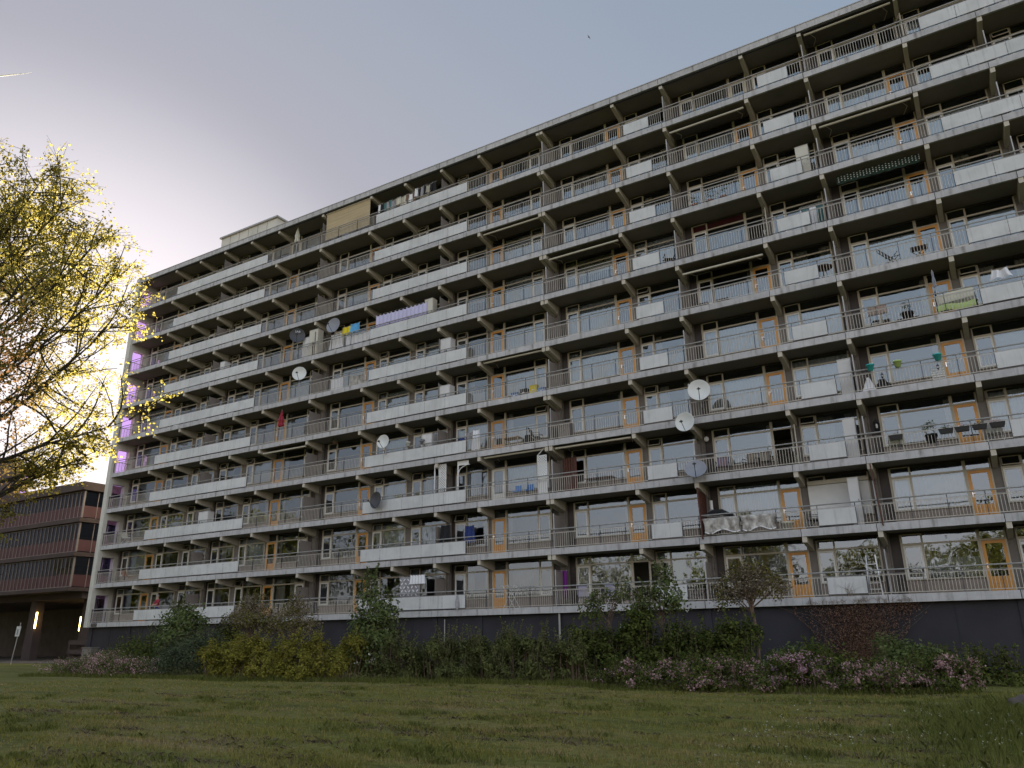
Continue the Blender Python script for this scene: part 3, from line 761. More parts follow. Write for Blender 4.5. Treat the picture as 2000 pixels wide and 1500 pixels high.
# sign post, utility box, street lamp
sg = thing('street_sign', 'small white sign on a thin leaning pole in front of the glazed building', 'sign', (-66.2,-.3,0))
m_ = MB(); m_.tube([(0,0,-.1),(.45,0,3.1)], .035, 6); m_.build('pole', M['handrail'], sg)
m_ = MB(); m_.obox((.33,-.05,2.45),(.30,0,.0),(0,.012,0),(.05,0,.38)); m_.build('plate', M['panel'], sg)
m_ = MB(); m_.box(.2,.42,-.068,-.063,2.2,2.62); m_.build('symbol', M['dishg'], sg)
ub = thing('utility_cabinet', 'grey utility cabinet at the left foot of the navy plinth behind the pink shrub', 'cabinet', (-54.6,-1.1,0))
m_ = MB(); m_.box(-.55,.55,-.25,.25,-.1,1.15); m_.box(-.6,.6,-.3,.3,1.152,1.22); m_.build('body', M['grey'], ub)
m_ = MB(); m_.box(-.5,-.02,-.275,-.252,.1,1.1); m_.box(.02,.5,-.275,-.252,.1,1.1); m_.box(-.06,-.04,-.30,-.276,.5,.7); m_.build('door', M['screen'], ub)
sp = thing('street_lamp', 'slim grey street lamp at the left edge before the glazed building', 'street lamp', (-68.2,-2.2,0))
m_ = MB(); m_.tube([(0,0,-.2),(0,0,7.8)], [.07,.045], 8); m_.build('pole', M['garage_c'], sp)
m_ = MB(); m_.lathe([(.04,0),(.16,.05),(.20,.25),(.06,.33),(.0,.35)], (0,0,7.8), 10); m_.build('lamp_head', M['handrail'], sp)
# rocks
for (x, y, r_, lab) in ((.48,-15.4,.36,'dark mossy boulder in the long grass at the right edge, upper of the two'),(.50,-18.7,.28,'brown rounded boulder half hidden in long grass in the lower right corner')):
    bmsh = MB(); zz = float(ground_z(x,y))
    def fr_(u, v):
        th = 2*math.pi*u; p = math.pi*(v-.5); d = Vector((math.cos(th)*math.cos(p), math.sin(th)*math.cos(p), math.sin(p)))
        k_ = 1+.14*math.sin(d.x*4+r_*9)+.10*math.sin(d.y*5+1)+.07*math.sin(d.z*9+d.x*6)+.03*math.sin(d.x*17+d.y*13)
        return (d.x*r_*1.35*k_, d.y*r_*k_, d.z*r_*.72*k_)
    bmsh.grid(fr_, 36, 20)
    tag(bmsh.build('boulder', M['rock'], None, (x,y,zz-.02), True), lab, 'rock', 'boulders at the lawn edge')
# bird and vapour trail
bd = MB()
bd.tube([(-.16,0,0),(-.05,0,.02),(.08,0,.02),(.2,0,0)],[.015,.05,.045,.01],8)
for s in (-1,1): bd.add([(-.03,.03*s,.03),(.09,.03*s,.03),(.06,.26*s,.10),(-.02,.27*s,.10),(-.02,.50*s,.05),(.02,.50*s,.05)],[(0,1,2,3),(3,2,5,4)])
bd.v = [(a*.55,b*.55,c*.55) for a,b,c in bd.v]
tag(bd.build('bird', M['black'], None, (-20.19,13.02,48.85)), 'small dark bird flying high in the open sky', 'bird')

# ------------------------------------------------------------------ foliage
def leaves(name, P, size, m, parent=None, upb=.3, asp=.62, rs=None, nrm=None):
    rs = rs or rng; n_ = len(P); P = np.asarray(P, float)
    d = rs.normal(size=(n_,3)); d /= np.linalg.norm(d, axis=1)[:,None]
    nn = rs.normal(size=(n_,3)); nn[:,2] += upb*2; 
    if nrm is not None: nn = nn*.45+nrm*1.1
    a = d - nn*((d*nn).sum(1)/np.maximum((nn*nn).sum(1),1e-6))[:,None]; a /= np.linalg.norm(a, axis=1)[:,None]+1e-9
    b_ = np.cross(nn, a); b_ /= np.linalg.norm(b_, axis=1)[:,None]+1e-9
    s = (np.asarray(size)*np.ones(n_)*rs.uniform(.65,1.3,n_))[:,None]; nrmv = np.cross(a,b_)
    V = np.stack([P-a*s*.5, P+b_*s*asp*.5-nrmv*s*.06, P+a*s*.5, P-b_*s*asp*.5-nrmv*s*.06], 1).reshape(-1,3)
    me = bpy.data.meshes.new(name); me.vertices.add(n_*4); me.vertices.foreach_set('co', V.ravel())
    me.loops.add(n_*4); me.loops.foreach_set('vertex_index', np.arange(n_*4)); me.polygons.add(n_)
    me.polygons.foreach_set('loop_start', np.arange(n_)*4); me.polygons.foreach_set('loop_total', np.full(n_,4)); me.update(); me.validate()
    me.materials.append(m); return link_mesh(name, me, parent)

LF = {}
LF['tree'] = leaf_mat('tree_leaf', (.095,.095,.026), (.22,.20,.06), .58, ((.26,.235,.05),(.58,.49,.13)))
LF['olive'] = leaf_mat('olive_leaf', (.070,.084,.030), (.165,.175,.066), .3)
LF['dark'] = leaf_mat('dark_leaf', (.042,.060,.018), (.130,.150,.040), .3)
LF['yellow'] = leaf_mat('yellow_green_leaf', (.12,.13,.026), (.33,.285,.06), .35)
LF['elder'] = leaf_mat('elder_leaf', (.075,.105,.034), (.18,.21,.085), .35)
LF['grey'] = leaf_mat('grey_green_leaf', (.060,.075,.045), (.12,.14,.085), .3)
LF['faded'] = leaf_mat('faded_blossom', (.17,.13,.085), (.34,.28,.205), .3)
LF['fadedleaf'] = leaf_mat('bronze_leaf', (.09,.085,.025), (.19,.17,.055), .3)
LF['pink'] = leaf_mat('pink_blossom', (.36,.215,.215), (.66,.44,.455), .3)
LF['mauve'] = leaf_mat('mauve_blossom', (.38,.215,.26), (.64,.43,.50), .3)
LF['white'] = leaf_mat('white_blossom', (.40,.41,.33), (.66,.66,.56), .3)
LF['ivy'] = leaf_mat('dead_ivy_leaf', (.085,.045,.032), (.29,.18,.13), .2)
LF['wood'] = leaf_mat('woodland_leaf', (.040,.050,.012), (.13,.125,.03), .35, ((.12,.12,.02),(.35,.30,.03)))

def bushpts(lobes, n, sig=.16, clump=14, gap=.35, floor=0.02, normals=False):
    vol = np.array([l[3]*l[4]*l[5] for l in lobes])**.75; pr = vol/vol.sum(); out = []; nr = []
    nc = max(1, n//clump); ii = rng.choice(len(lobes), nc, p=pr)
    for i in ii:
        cx, cy, cz, rx, ry, rz = lobes[i]
        d = rng.normal(size=3); d /= np.linalg.norm(d); 
        if d[2] < -.75: d[2] *= -.6
        rad = rng.uniform(.45,1.0)**.6*(1+.16*math.sin(d[0]*5+cx)+.14*math.sin(d[1]*6+cz*3)+rng.normal()*.06)
        c_ = np.array([cx+d[0]*rx*rad, cy+d[1]*ry*rad, cz+d[2]*rz*rad])
        if math.sin(c_[0]*3.1+c_[2]*2)*math.sin(c_[2]*4.3+c_[1]*2+c_[0]) > 1-gap and rng.random() < .8: continue
        q = c_+rng.normal(size=(clump,3))*sig*np.array([1,1,.8])
        out.append(q); nr.append(np.repeat((d+np.array([0,0,.25]))[None,:], clump, 0))
    P = np.concatenate(out); P[:,2] = np.abs(P[:,2]-floor)+floor
    return (P, np.concatenate(nr)) if normals else P
def shoots(lobes, n, length=(.5,1.1), per=18, sig=.045, lean=.25):
    out = []; stems = []
    for _ in range(n):
        cx, cy, cz, rx, ry, rz = lobes[rng.integers(len(lobes))]
        d = rng.normal(size=3); d[2] = abs(d[2])+.9; d /= np.linalg.norm(d)
        base = np.array([cx+d[0]*rx*.8, cy+d[1]*ry*.8, cz+d[2]*rz*.78]); l = rng.uniform(*length)
        dr = np.array([rng.normal()*lean, rng.normal()*lean, 1]); dr /= np.linalg.norm(dr)
        t = rng.uniform(0,1,per)
        out.append(base+dr*(t*l)[:,None]+rng.normal(size=(per,3))*(sig*(1.3-t))[:,None]); stems.append((base, base+dr*l*.95))
    return np.concatenate(out), stems
def shrub(name, label, cat, base, lobes, n, leafm, size, group=None, blossom=None, sh=0, shl=(.5,1.1), sig=.16, gap=.35, clump=14, stemm=None, asp=.62, trunk=0):
    """lobes relative to base: (x,y,z,rx,ry,rz)"""
    t = thing(name, label, cat, (base[0], base[1], float(ground_z(base[0],base[1]))), 0, group)
    P, NR = bushpts(lobes, n, sig, clump, gap, normals=True); st = []
    if sh:
        Q, st = shoots(lobes, sh, shl); P = np.concatenate([P, Q]); NR = np.concatenate([NR, np.tile(np.array([0,-.3,.6]),(len(Q),1))])
    leaves('foliage', P, size, LF[leafm], t, asp=asp, nrm=NR)
    br = MB()
    if trunk:
        l0 = lobes[0]; top = np.array([l0[0]*.4+.05, l0[1]*.4, max(.5, l0[2]-l0[5]*.9)])
        br.tube([(0,0,-.05), (.06,.02,top[2]*.5), tuple(top)], [trunk,trunk*.85,trunk*.7], 7)
        for l in lobes:
            for q in range(5):
                a = rng.normal(size=3)*.5; e_ = np.array([l[0]+a[0]*l[3], l[1]+a[1]*l[4], l[2]+l[5]*.5*(1+a[2])]); s_ = top*rng.uniform(.75,1); md = (s_+e_)/2+np.array([a[1]*.15,a[2]*.1,.08])
                br.tube([tuple(s_), tuple(md), tuple(e_)], [trunk*.45,trunk*.25,.005], 4)
    else:
        for l in lobes:
            for q in range(4):
                a = rng.normal(size=3)*.5
                p0 = (l[0]*.8+a[0]*.25, l[1]*.8+a[1]*.25, -.05); p2 = (l[0]+a[0]*l[3]*.8, l[1]+a[1]*l[4]*.8, l[2]+l[5]*.5)
                p1 = ((p0[0]+p2[0])/2+a[1]*.1, (p0[1]+p2[1])/2, p2[2]*.55)
                br.tube([p0,p1,p2],[.018,.011,.004],4)
    for a, b_ in st: br.tube([a,b_],[.008,.003],3)
    br.build('branch', stemm or M['twig'], t)
    if blossom:
        bmname, nb, bs, bsig, bc = blossom
        Q = bushpts([(l[0],l[1],l[2],l[3]*1.04,l[4]*1.04,l[5]*1.05) for l in lobes], nb*2, bsig, bc, 0.0)
        Q = Q[:nb]
        leaves('blossom', Q, bs, LF[bmname], t, asp=.9)
    return t
# lobes helper: row of domes
def domes(*a): return [tuple(q) for q in a]

def rowd(h, r_, d=.95, side=.6, nl=11):
    out = [(0,.15,h*.38,r_*.85,d*.8,h*.40)]
    for q in range(nl):
        x = rng.uniform(-.85,.85); y = rng.uniform(-.7,.4); lo = q < nl*.45
        cz = h*rng.uniform(.12,.32) if lo else h*rng.uniform(.45,.86)*(1-.22*x*x); k_ = rng.uniform(.26,.50)
        out.append((x*r_, (y-.25 if lo else y)*d, cz, r_*k_, d*k_*.9, h*rng.uniform(.13,.24)))
    return out
shrub('flowering_shrub','low pale pink flowering shrub at the far left end of the border','shrub',(-37.2,-11.2),domes((-2.7,0,.32,1.2,.9,.40),(-1.2,.1,.45,1.4,.9,.50),(.8,0,.48,1.7,.9,.50),(2.6,.2,.40,1.4,.9,.48),(-1.0,1.0,.60,1.4,1,.50),(.3,.5,.6,1,.8,.45)),9500,'olive',.085,'pink flowering shrubs along the lawn',('pink',5600,.062,.10,16),16,(.25,.5))
shrub('elder_bush','leafy elder bush with white flower heads, leftmost elder, before the lowest white panels','shrub',(-34.8,-8.6),domes((0,0,1.9,1.45,1.2,1.0),(.5,0,.9,1.6,1.2,.9),(-.5,.1,2.75,.75,.7,.6),(.55,.2,2.5,.8,.7,.6),(.1,0,3.05,.45,.45,.45),(-.9,0,1.5,.7,.6,.6)),9000,'elder',.14,'elder bushes in the border',('white',420,.06,.06,12),22,(.4,.8),trunk=.06,gap=.6)
shrub('green_shrub','dark feathery shrub between the pink shrub and the leftmost elder','shrub',(-39.2,-7.6),domes((-1.7,0,.7,1.3,1,.7),(0,0,1.0,1.4,1,.85),(1.7,-.6,.7,1.4,1,.75)),6000,'dark',.11,'dark shrubs in the border',None,24,(.4,.9))
shrub('grey_shrub','grey green rounded shrub just right of the leftmost elder','shrub',(-31.0,-10.9),domes((-1.1,0,.7,1.0,.8,.75),(0,0,.9,1.2,.9,.9),(.9,.5,.9,1.0,.9,.95)),9000,'grey',.085,None,None,26,(.3,.6))
shrub('green_shrub','dark green pointed shrub behind the left edge of the yellow hedge','shrub',(-34.2,-6.5),domes((0,0,1.0,1.0,.9,.95),(.2,0,1.8,.6,.6,.55)),3600,'dark',.12,'dark shrubs in the border',None,16,(.4,.8))
YH = [(-28.0,-10.9,1.80,1.45),(-25.8,-11.0,1.70,1.4),(-23.9,-10.8,1.80,1.3),(-22.5,-10.3,1.85,1.1)]
YL = ['yellow green hedge bush, leftmost of the row','yellow green hedge bush below the left faded blossom tree','yellow green hedge bush below the gap between the faded blossom trees','yellow green hedge bush touching the tall elder bush']
for i, (x, y, h, r_) in enumerate(YH):
    shrub('hedge_bush', YL[i], 'bush', (x,y), rowd(h, r_, 1.1), 10500, 'yellow', .095, 'yellow green hedge bushes', None, 40, (.25,.65), sig=.085, gap=.6)
for (x, y, h, n_, lab) in ((-32.5,-6.3,4.0,3600,'small tree with faded brownish blossom above the left of the yellow hedge'),(-29.9,-5.9,3.6,2600,'small tree with faded brownish blossom between the yellow hedge and the tall elder')):
    shrub('blossom_tree', lab, 'tree', (x,y), domes((0,0,h*.66,1.25,1,.7),(-.9,0,h*.60,.8,.8,.5),(.95,0,h*.58,.9,.8,.5),(.2,0,h*.84,.7,.7,.45)), n_, 'fadedleaf', .10, 'faded blossom trees', ('faded',2600,.075,.11,12), 30, (.35,.8), gap=.9, trunk=.07)
shrub('elder_bush','tall elder bush with white flower heads rising before the middle of the block','shrub',(-21.5,-9.6),domes((0,0,.8,1.0,1.0,.9),(.15,0,1.9,.85,.9,.9),(-.05,0,2.9,.62,.6,.75),(-.2,0,3.55,.32,.36,.5),(.6,.1,2.5,.45,.5,.55),(-.65,.1,2.0,.45,.5,.6),(.85,0,1.4,.45,.6,.55),(-.8,0,1.0,.5,.6,.5)),8200,'elder',.135,'elder bushes in the border',('white',520,.06,.06,11),26,(.35,.75),trunk=.07,gap=.55)
OH = [(-19.8,-9.3,1.65,1.05,'rounded dark olive bush just right of the tall elder bush'),(-18.5,-9.1,1.6,1.0,'olive bush second to the right of the tall elder bush'),(-17.2,-9.2,1.55,.95,'olive bush midway between the tall elder and the downpipe'),(-16.2,-9.0,1.75,.85,'pointed olive bush left of the white downpipe'),(-15.1,-8.9,1.85,.85,'tallest olive bush, left of the white downpipe'),(-14.1,-8.8,1.65,.85,'olive bush in front of the white downpipe'),(-13.2,-8.4,1.35,.8,'low olive bush right of the white downpipe')]
for (x, y, h, r_, lab) in OH:
    shrub('hedge_bush', lab, 'bush', (x,y), rowd(h, r_, 1.0), 7400, 'olive', .09, 'olive bushes in front of the plinth', None, 34, (.3,.85), gap=.6, sig=.085)
GM = [(-12.8,-6.6,2.15,1.15,'dark','large dark green bush at the left of the big green mass'),(-11.3,-6.5,2.45,1.1,'dark','dark green bush directly below the slender elder'),(-9.7,-6.4,2.1,1.2,'dark','dark green bush between the slender elder and the right blossom tree'),(-7.9,-6.5,2.25,1.0,'dark','dark green bush under the right blossom tree')]
for (x, y, h, r_, lm_, lab) in GM:
    shrub('green_shrub', lab, 'shrub', (x,y), rowd(h, r_, 1.1), 9000, lm_, .12, 'dark shrubs in the border', ('white',40,.06,.05,9) if x < -9 else None, 34, (.4,1.0), gap=.65, sig=.1)
shrub('elder_bush','slender pale elder rising to the rail of the lowest gallery, right of centre','shrub',(-10.5,-6.2),domes((0,0,2.8,.85,.6,.6),(.2,0,3.4,.5,.5,.5),(-.55,0,2.5,.6,.5,.4),(.7,0,2.6,.5,.5,.4)),2000,'elder',.14,'elder bushes in the border',('white',40,.06,.06,9),14,(.3,.6),gap=.9,trunk=.05)
shrub('elder_bush','leaning pale elder just left of the slender elder by the lowest gallery','shrub',(-12.4,-6.0),domes((-.9,0,2.5,.35,.4,.45),(-.1,0,2.7,.35,.4,.55),(.5,0,3.0,.25,.3,.45)),1100,'elder',.13,'elder bushes in the border',None,10,(.3,.6),gap=.6,trunk=.04)
shrub('blossom_tree','small tree with faded bronze blossom before the lowest gallery, right of centre','tree',(-7.2,-5.6),domes((-.25,0,3.25,.95,.8,.55),(.65,0,3.05,.75,.7,.45),(-.7,0,2.8,.6,.7,.4),(.1,0,3.6,.6,.6,.28)),2300,'fadedleaf',.10,'faded blossom trees',('faded',2600,.075,.11,12),30,(.3,.65),gap=.9,trunk=.07)
PK = [(-9.7,-11.3,.88,1.15,'pink','low pink flowering shrub, leftmost of the right-hand row'),(-7.9,-11.4,.85,1.15,'pink','pink flowering shrub below the right blossom tree'),(-6.3,-11.3,.92,1.0,'pink','pink flowering shrub left of the densest mauve one'),(-4.6,-11.2,.98,1.15,'mauve','densest mauve pink flowering shrub at the front of the right border'),(-2.9,-11.0,1.0,1.1,'pink','tallest pink flowering shrub below the dead ivy'),(-1.2,-10.2,.95,1.0,'pink','rightmost pink flowering shrub with reddish stems')]
for (x, y, h, r_, bmn, lab) in PK:
    shrub('flowering_shrub', lab, 'shrub', (x,y), rowd(h, r_, .85), 6500, 'dark', .080, 'pink flowering shrubs along the lawn', (bmn,3900 if x > -8.5 else 2400,.055,.06,24), 14, (.2,.45), sig=.12)
for (x, y, h, r_, lab) in ((-5.5,-8.2,1.2,.85,'bright green leafy shrub left of the dead ivy'),(-4.4,-8.4,1.3,.7,'dark green leafy shrub in front of the dead ivy'),(-2.55,-7.6,1.4,.6,'lighter green feathery shrub at the right foot of the dead ivy'),(-1.9,-7.3,1.0,.6,'low green shrub right of the dead ivy')):
    shrub('green_shrub', lab, 'shrub', (x,y), rowd(h, r_, .8), 4200, 'elder' if 'right' in lab else 'dark', .12, 'leafy shrubs around the dead ivy', None, 8, (.2,.4))
for i, x in enumerate((-1.9,-1.2,-.5,.25)):
    shrub('nettle_clump', ['upright nettle like clump nearest the right pink shrub','upright nettle like clump second from the right pink shrub','upright nettle like clump third from the right pink shrub','upright nettle like clump at the right edge under the navy plinth'][i], 'plant', (x,-6.6-.2*i), domes((0,0,.3,.5,.5,.35)), 900, 'dark', .10, 'upright plants along the right plinth', None, 22, (.4,.75))
# dead ivy on the plinth
iv = thing('dead_ivy', 'dead brown ivy covering the navy plinth at right and reaching onto the lowest fascia', 'climbing plant', (-4.6,.2,0))
P = []
for _ in range(9000):
    z = rng.uniform(.1,2.62); wdt = 1.15+.75*max(0,(z-1.0)/1.6); x = rng.normal()*wdt*.62
    x = max(-wdt*1.25, min(wdt*1.25, x)) + .25*math.sin(z*5)*.4
    P.append((x, -.05-abs(rng.normal())*.09*(1.6-z/2.6), z))
for _ in range(350): P.append((1.9+rng.normal()*.25, -.05-abs(rng.normal())*.03, 2.55-abs(rng.normal())*.22))
leaves('foliage', np.array(P), .062, LF['ivy'], iv, upb=0)
st = MB()
for q in range(60):
    x = rng.normal()*.5; pts = [(x*.5,-.03,-.05)]
    for j in range(1,7): pts.append((x*.5+(x*2.2+rng.normal()*.35)*(j/6)**1.4, -.03-abs(rng.normal())*.03, 2.55*j/6+rng.normal()*.05))
    st.tube(pts, [.014-.0018*j for j in range(7)], 4)
for q in range(46):
    x = rng.uniform(-1.9,2.3); l = rng.uniform(.12,.30); y = -.225
    st.tube([(x,y,2.58),(x+rng.normal()*.05,y-.005,2.58+l*.5),(x+rng.normal()*.10,y-.005,2.58+l)],[.009,.006,.003],3)
    for s in range(2): st.tube([(x,y-.002,2.58+l*.4),(x+rng.normal()*.14,y-.006,2.58+l*.95)],[.005,.002],3)
for q in range(3): # twigs over the panel
    x = -.15+q*.12
    for s in range(4): st.tube([(x,-.215,2.9),(x+rng.normal()*.10,-.225,3.1),(x+rng.normal()*.24,-.23,3.25+rng.random()*.22)],[.008,.005,.002],3)
st.build('stem', M['twig'], iv)

# ------------------------------------------------------------------ big backlit tree at the left
TB = Vector((-15.8,-28.25,0))
tree = thing('tree', 'large spring tree with backlit yellow green leaves at the left edge', 'tree', TB)
tr_ = MB(); LP = []; LN = []
trunkp = [Vector((0,0,-.2)), Vector((.1,0,1.5)), Vector((.15,.1,3.2)), Vector((.2,.1,5.0)), Vector((.1,.15,7.2)), Vector((.0,.1,8.4)), Vector((.05,0,9.4))]
tr_.tube(trunkp, [.34,.27,.24,.20,.12,.06,.02], 10)
def crown_r(z):   # crown radius by height, measured from the silhouette
    pts = [(2.6,.9),(3.4,1.3),(4.3,1.7),(5.2,3.1),(6.4,3.9),(7.5,3.8),(8.1,3.6),(8.9,3.1),(10,2.3),(10.8,1.6),(11.6,.9),(12.8,.4)]
    for (a, ra), (b_, rb) in zip(pts, pts[1:]):
        if a <= z <= b_: return ra+(rb-ra)*(z-a)/(b_-a)
    return .3
def curve(p, d, l, n_, wob, grav):
    out = [p.copy()]; d = d.normalized()
    for i in range(n_):
        d = (d+Vector((rng.normal()*wob, rng.normal()*wob, rng.normal()*wob+grav))).normalized(); p = p+d*(l/n_); out.append(p.copy())
    return out
nl = 0
for i in range(36):
    f = .05+.92*(i/35); zz = 2.7+6.3*f; base = None
    for a, b_ in zip(trunkp, trunkp[1:]):
        if a.z <= zz <= b_.z: base = a.lerp(b_, (zz-a.z)/(b_.z-a.z))
    if base is None: base = trunkp[-1].copy()
    az = i*2.39996+rng.normal()*.2; ez = .42+.55*f+rng.normal()*.1
    Rr = crown_r(min(12, zz+1.5+.4*f))*rng.uniform(.82,1.02)
    d = Vector((math.cos(az)*math.cos(ez), math.sin(az)*math.cos(ez), math.sin(ez)))
    L_ = Rr/max(.35,math.cos(ez)); L_ = min(L_, 5.0)
    while L_ > .8 and (math.hypot(base.x+d.x*L_, base.y+d.y*L_) > crown_r(base.z+d.z*L_)*.97 or base.z+d.z*L_ > 10.7): L_ *= .93
    lim = curve(base, d, L_*.93, 8, .055, .012); r0 = .050*(1-.6*f)+.010
    tr_.tube(lim, [r0*(1-q/8.6) for q in range(9)], 6)
    for j in range(16):
        t = .18+.82*(j+rng.random())/16; q = t*8; a = int(min(7,q)); p = lim[a].lerp(lim[a+1], min(1,q-a)); ld = (lim[a+1]-lim[a]).normalized()
        sd = (ld*.75+Vector(rng.normal(size=3).tolist())*.75).normalized(); sd.z += .12; sl2 = L_*(.38-.20*t)*rng.uniform(.7,1.25)+.35
        sub = curve(p, sd, sl2, 5, .12, .0)
        while sl2 > .15 and any(math.hypot(w_.x,w_.y) > crown_r(w_.z)*.99 or w_.z > 11 for w_ in sub): sl2 *= .6; sub = curve(p, sd, sl2, 5, .12, .0)
        tr_.tube(sub, [r0*.34*(1-s/5.8)+.004 for s in range(6)], 4)
        for m_ in range(10):
            t2 = .15+.85*(m_+rng.random())/10; q2 = t2*5; a2 = int(min(4,q2)); p2 = sub[a2].lerp(sub[a2+1], min(1,q2-a2))
            td = ((sub[a2+1]-sub[a2]).normalized()*.6+Vector(rng.normal(size=3).tolist())*.7).normalized()
            if math.hypot(p2.x,p2.y) > crown_r(p2.z)*1.03 or p2.z > 11.1: continue
            tl_ = rng.uniform(.22,.52); tw_ = curve(p2, td, tl_, 2, .15, -.05)
            if rng.random() < .6: tr_.tube(tw_, [.005,.004,.002], 3)
            k_ = rng.integers(10,19)
            tt = rng.uniform(.1,1.05,k_); 
            for s in tt:
                pp_ = tw_[0].lerp(tw_[2], float(s)); LP.append((pp_.x+rng.normal()*.055, pp_.y+rng.normal()*.055, pp_.z-abs(rng.normal())*.05))
tr_.build('trunk', M['bark'], tree)
leaves('crown', np.array(LP), .054, LF['tree'], tree, upb=.15, asp=.8)

# ------------------------------------------------------------------ woodland behind the viewer and to the left (seen mirrored in the panes)
P = []; wt = MB()
spots = []
for i in range(20): spots.append((-64-i*2.3+rng.normal(), -14-rng.uniform(0,30), rng.uniform(14,20)))
for i in range(16): spots.append((-52+i*6.2+rng.normal()*1.5, -66-rng.uniform(0,14), rng.uniform(10,16)))
for i in range(4): spots.append((4+i*7+rng.normal(), -58-rng.uniform(0,6), rng.uniform(12,17)))
for (x, y, h) in spots:
    rr_ = h*.32
    nP = bushpts([(x,y,h*.62,rr_,rr_,h*.36),(x+rr_*.5,y,h*.45,rr_*.7,rr_*.7,h*.25),(x-rr_*.5,y,h*.5,rr_*.7,rr_*.7,h*.25)], 3600, .35, 12, .5)
    P.append(nP); wt.tube([(x,y,-.1),(x+.1,y,h*.5),(x,y,h*.85)],[.28,.2,.05],6)
    for q in range(7):
        a = rng.uniform(0,6.28); wt.tube([(x,y,h*(.3+.06*q)),(x+math.cos(a)*rr_*.8,y+math.sin(a)*rr_*.8,h*(.5+.06*q))],[.09,.02],4)
wo = leaves('woodland', np.concatenate(P), .34, LF['wood'], None, asp=.8)
tag(wo, 'trees around the lawn mirrored in the window panes', 'trees', kind='stuff')
wt.build('trunks', M['bark'], wo)['kind'] = 'stuff'

# ------------------------------------------------------------------ grass blades
def blades(name, X, Y, hgt, wid, m, lean=.45):
    n_ = len(X); Z = ground_z(X, Y); az = rng.uniform(0, 2*np.pi, n_); la = rng.uniform(0, 2*np.pi, n_); ln = hgt*lean*rng.uniform(.2,1.2,n_)
    dx, dy = np.cos(az)*wid/2, np.sin(az)*wid/2
    v0 = np.stack([X-dx, Y-dy, Z-.01], -1); v1 = np.stack([X+dx, Y+dy, Z-.01], -1)
    v2 = np.stack([X+np.cos(la)*ln*.35+dx*.6, Y+np.sin(la)*ln*.35+dy*.6, Z+hgt*.6], -1); v3 = np.stack([X+np.cos(la)*ln, Y+np.sin(la)*ln, Z+hgt*rng.uniform(.75,1,n_)], -1)
    v4 = np.stack([X+np.cos(la)*ln*.35-dx*.6, Y+np.sin(la)*ln*.35-dy*.6, Z+hgt*.6], -1)
    V = np.stack([v0,v1,v2,v3,v4],1).reshape(-1,3)
    me = bpy.data.meshes.new(name); me.vertices.add(n_*5); me.vertices.foreach_set('co', V.ravel())
    me.loops.add(n_*5); me.loops.foreach_set('vertex_index', np.arange(n_*5)); me.polygons.add(n_)
    me.polygons.foreach_set('loop_start', np.arange(n_)*5); me.polygons.foreach_set('loop_total', np.full(n_,5)); me.update(); me.validate()
    me.materials.append(m); return link_mesh(name, me)
LF['grass'] = leaf_mat('grass_blade', (.165,.178,.038), (.335,.305,.085), .42, None, (.42,.315,.17))
LF['grassd'] = leaf_mat('tall_grass_blade', (.115,.140,.036), (.235,.24,.075), .40)
LF['straw'] = leaf_mat('cut_grass_straw', (.11,.085,.062), (.27,.21,.15), .2)
def region(n_, d0=5.5, d1=24.5, h0=-76, h1=14):
    u = rng.uniform(0,1,n_); d = d0*(d1/d0)**u; hd = np.radians(rng.uniform(h0,h1,n_)); X = np.sin(hd)*d; Y = CAM.y+np.cos(hd)*d
    return X, Y, d
X, Y, d = region(210000, 5.5, 40); ok = (Y < -9.5) & (X < 6); X, Y, d = X[ok], Y[ok], d[ok]
pn = hnoise(X*1.6, Y*3.0)+.6*hnoise(X*4+5, Y*6); ht = np.clip(.045+.035*pn,.015,.12)*rng.uniform(.6,1.4,len(X))
keep = rng.random(len(X)) < np.clip(.75+.7*pn,.12,1); 
o = blades('lawn_grass', X[keep], Y[keep], ht[keep], (.006+.0007*d)[keep], LF['grass'], .8); tag(o, 'short mown grass of the wide lawn', 'grass', kind='stuff')
# darker taller tufts
cx, cy, cd_ = region(2300, 6, 30); ok = (cy < -10) & (cx < 5) & (hnoise(cx*.8+9, cy*2.2) > .22); cx, cy, cd_ = cx[ok], cy[ok], cd_[ok]
rep = 46; X = np.repeat(cx,rep)+rng.normal(size=len(cx)*rep)*.14; Y = np.repeat(cy,rep)+rng.normal(size=len(cx)*rep)*.06; d = np.repeat(cd_,rep)
o = blades('grass_tuft', X, Y, rng.uniform(.06,.12,len(X)), .005+.0006*d, LF['grassd'], .8); tag(o, 'darker longer grass tufts scattered over the lawn', 'grass', kind='stuff')
# cut grass clippings
cx, cy, cd_ = region(2600, 6, 28); ok = (cy < -11) & (hnoise(cx*.7+2, cy*2.6+4) > .16); cx, cy, cd_ = cx[ok], cy[ok], cd_[ok]
rep = 40; X = np.repeat(cx,rep)+rng.normal(size=len(cx)*rep)*.22; Y = np.repeat(cy,rep)+rng.normal(size=len(cx)*rep)*.07; d = np.repeat(cd_,rep)
o = blades('grass_clipping', X, Y, rng.uniform(.02,.06,len(X)), .006+.0006*d, LF['straw'], 2.2); tag(o, 'dry brown cut grass lying in rows on the lawn', 'grass', kind='stuff')
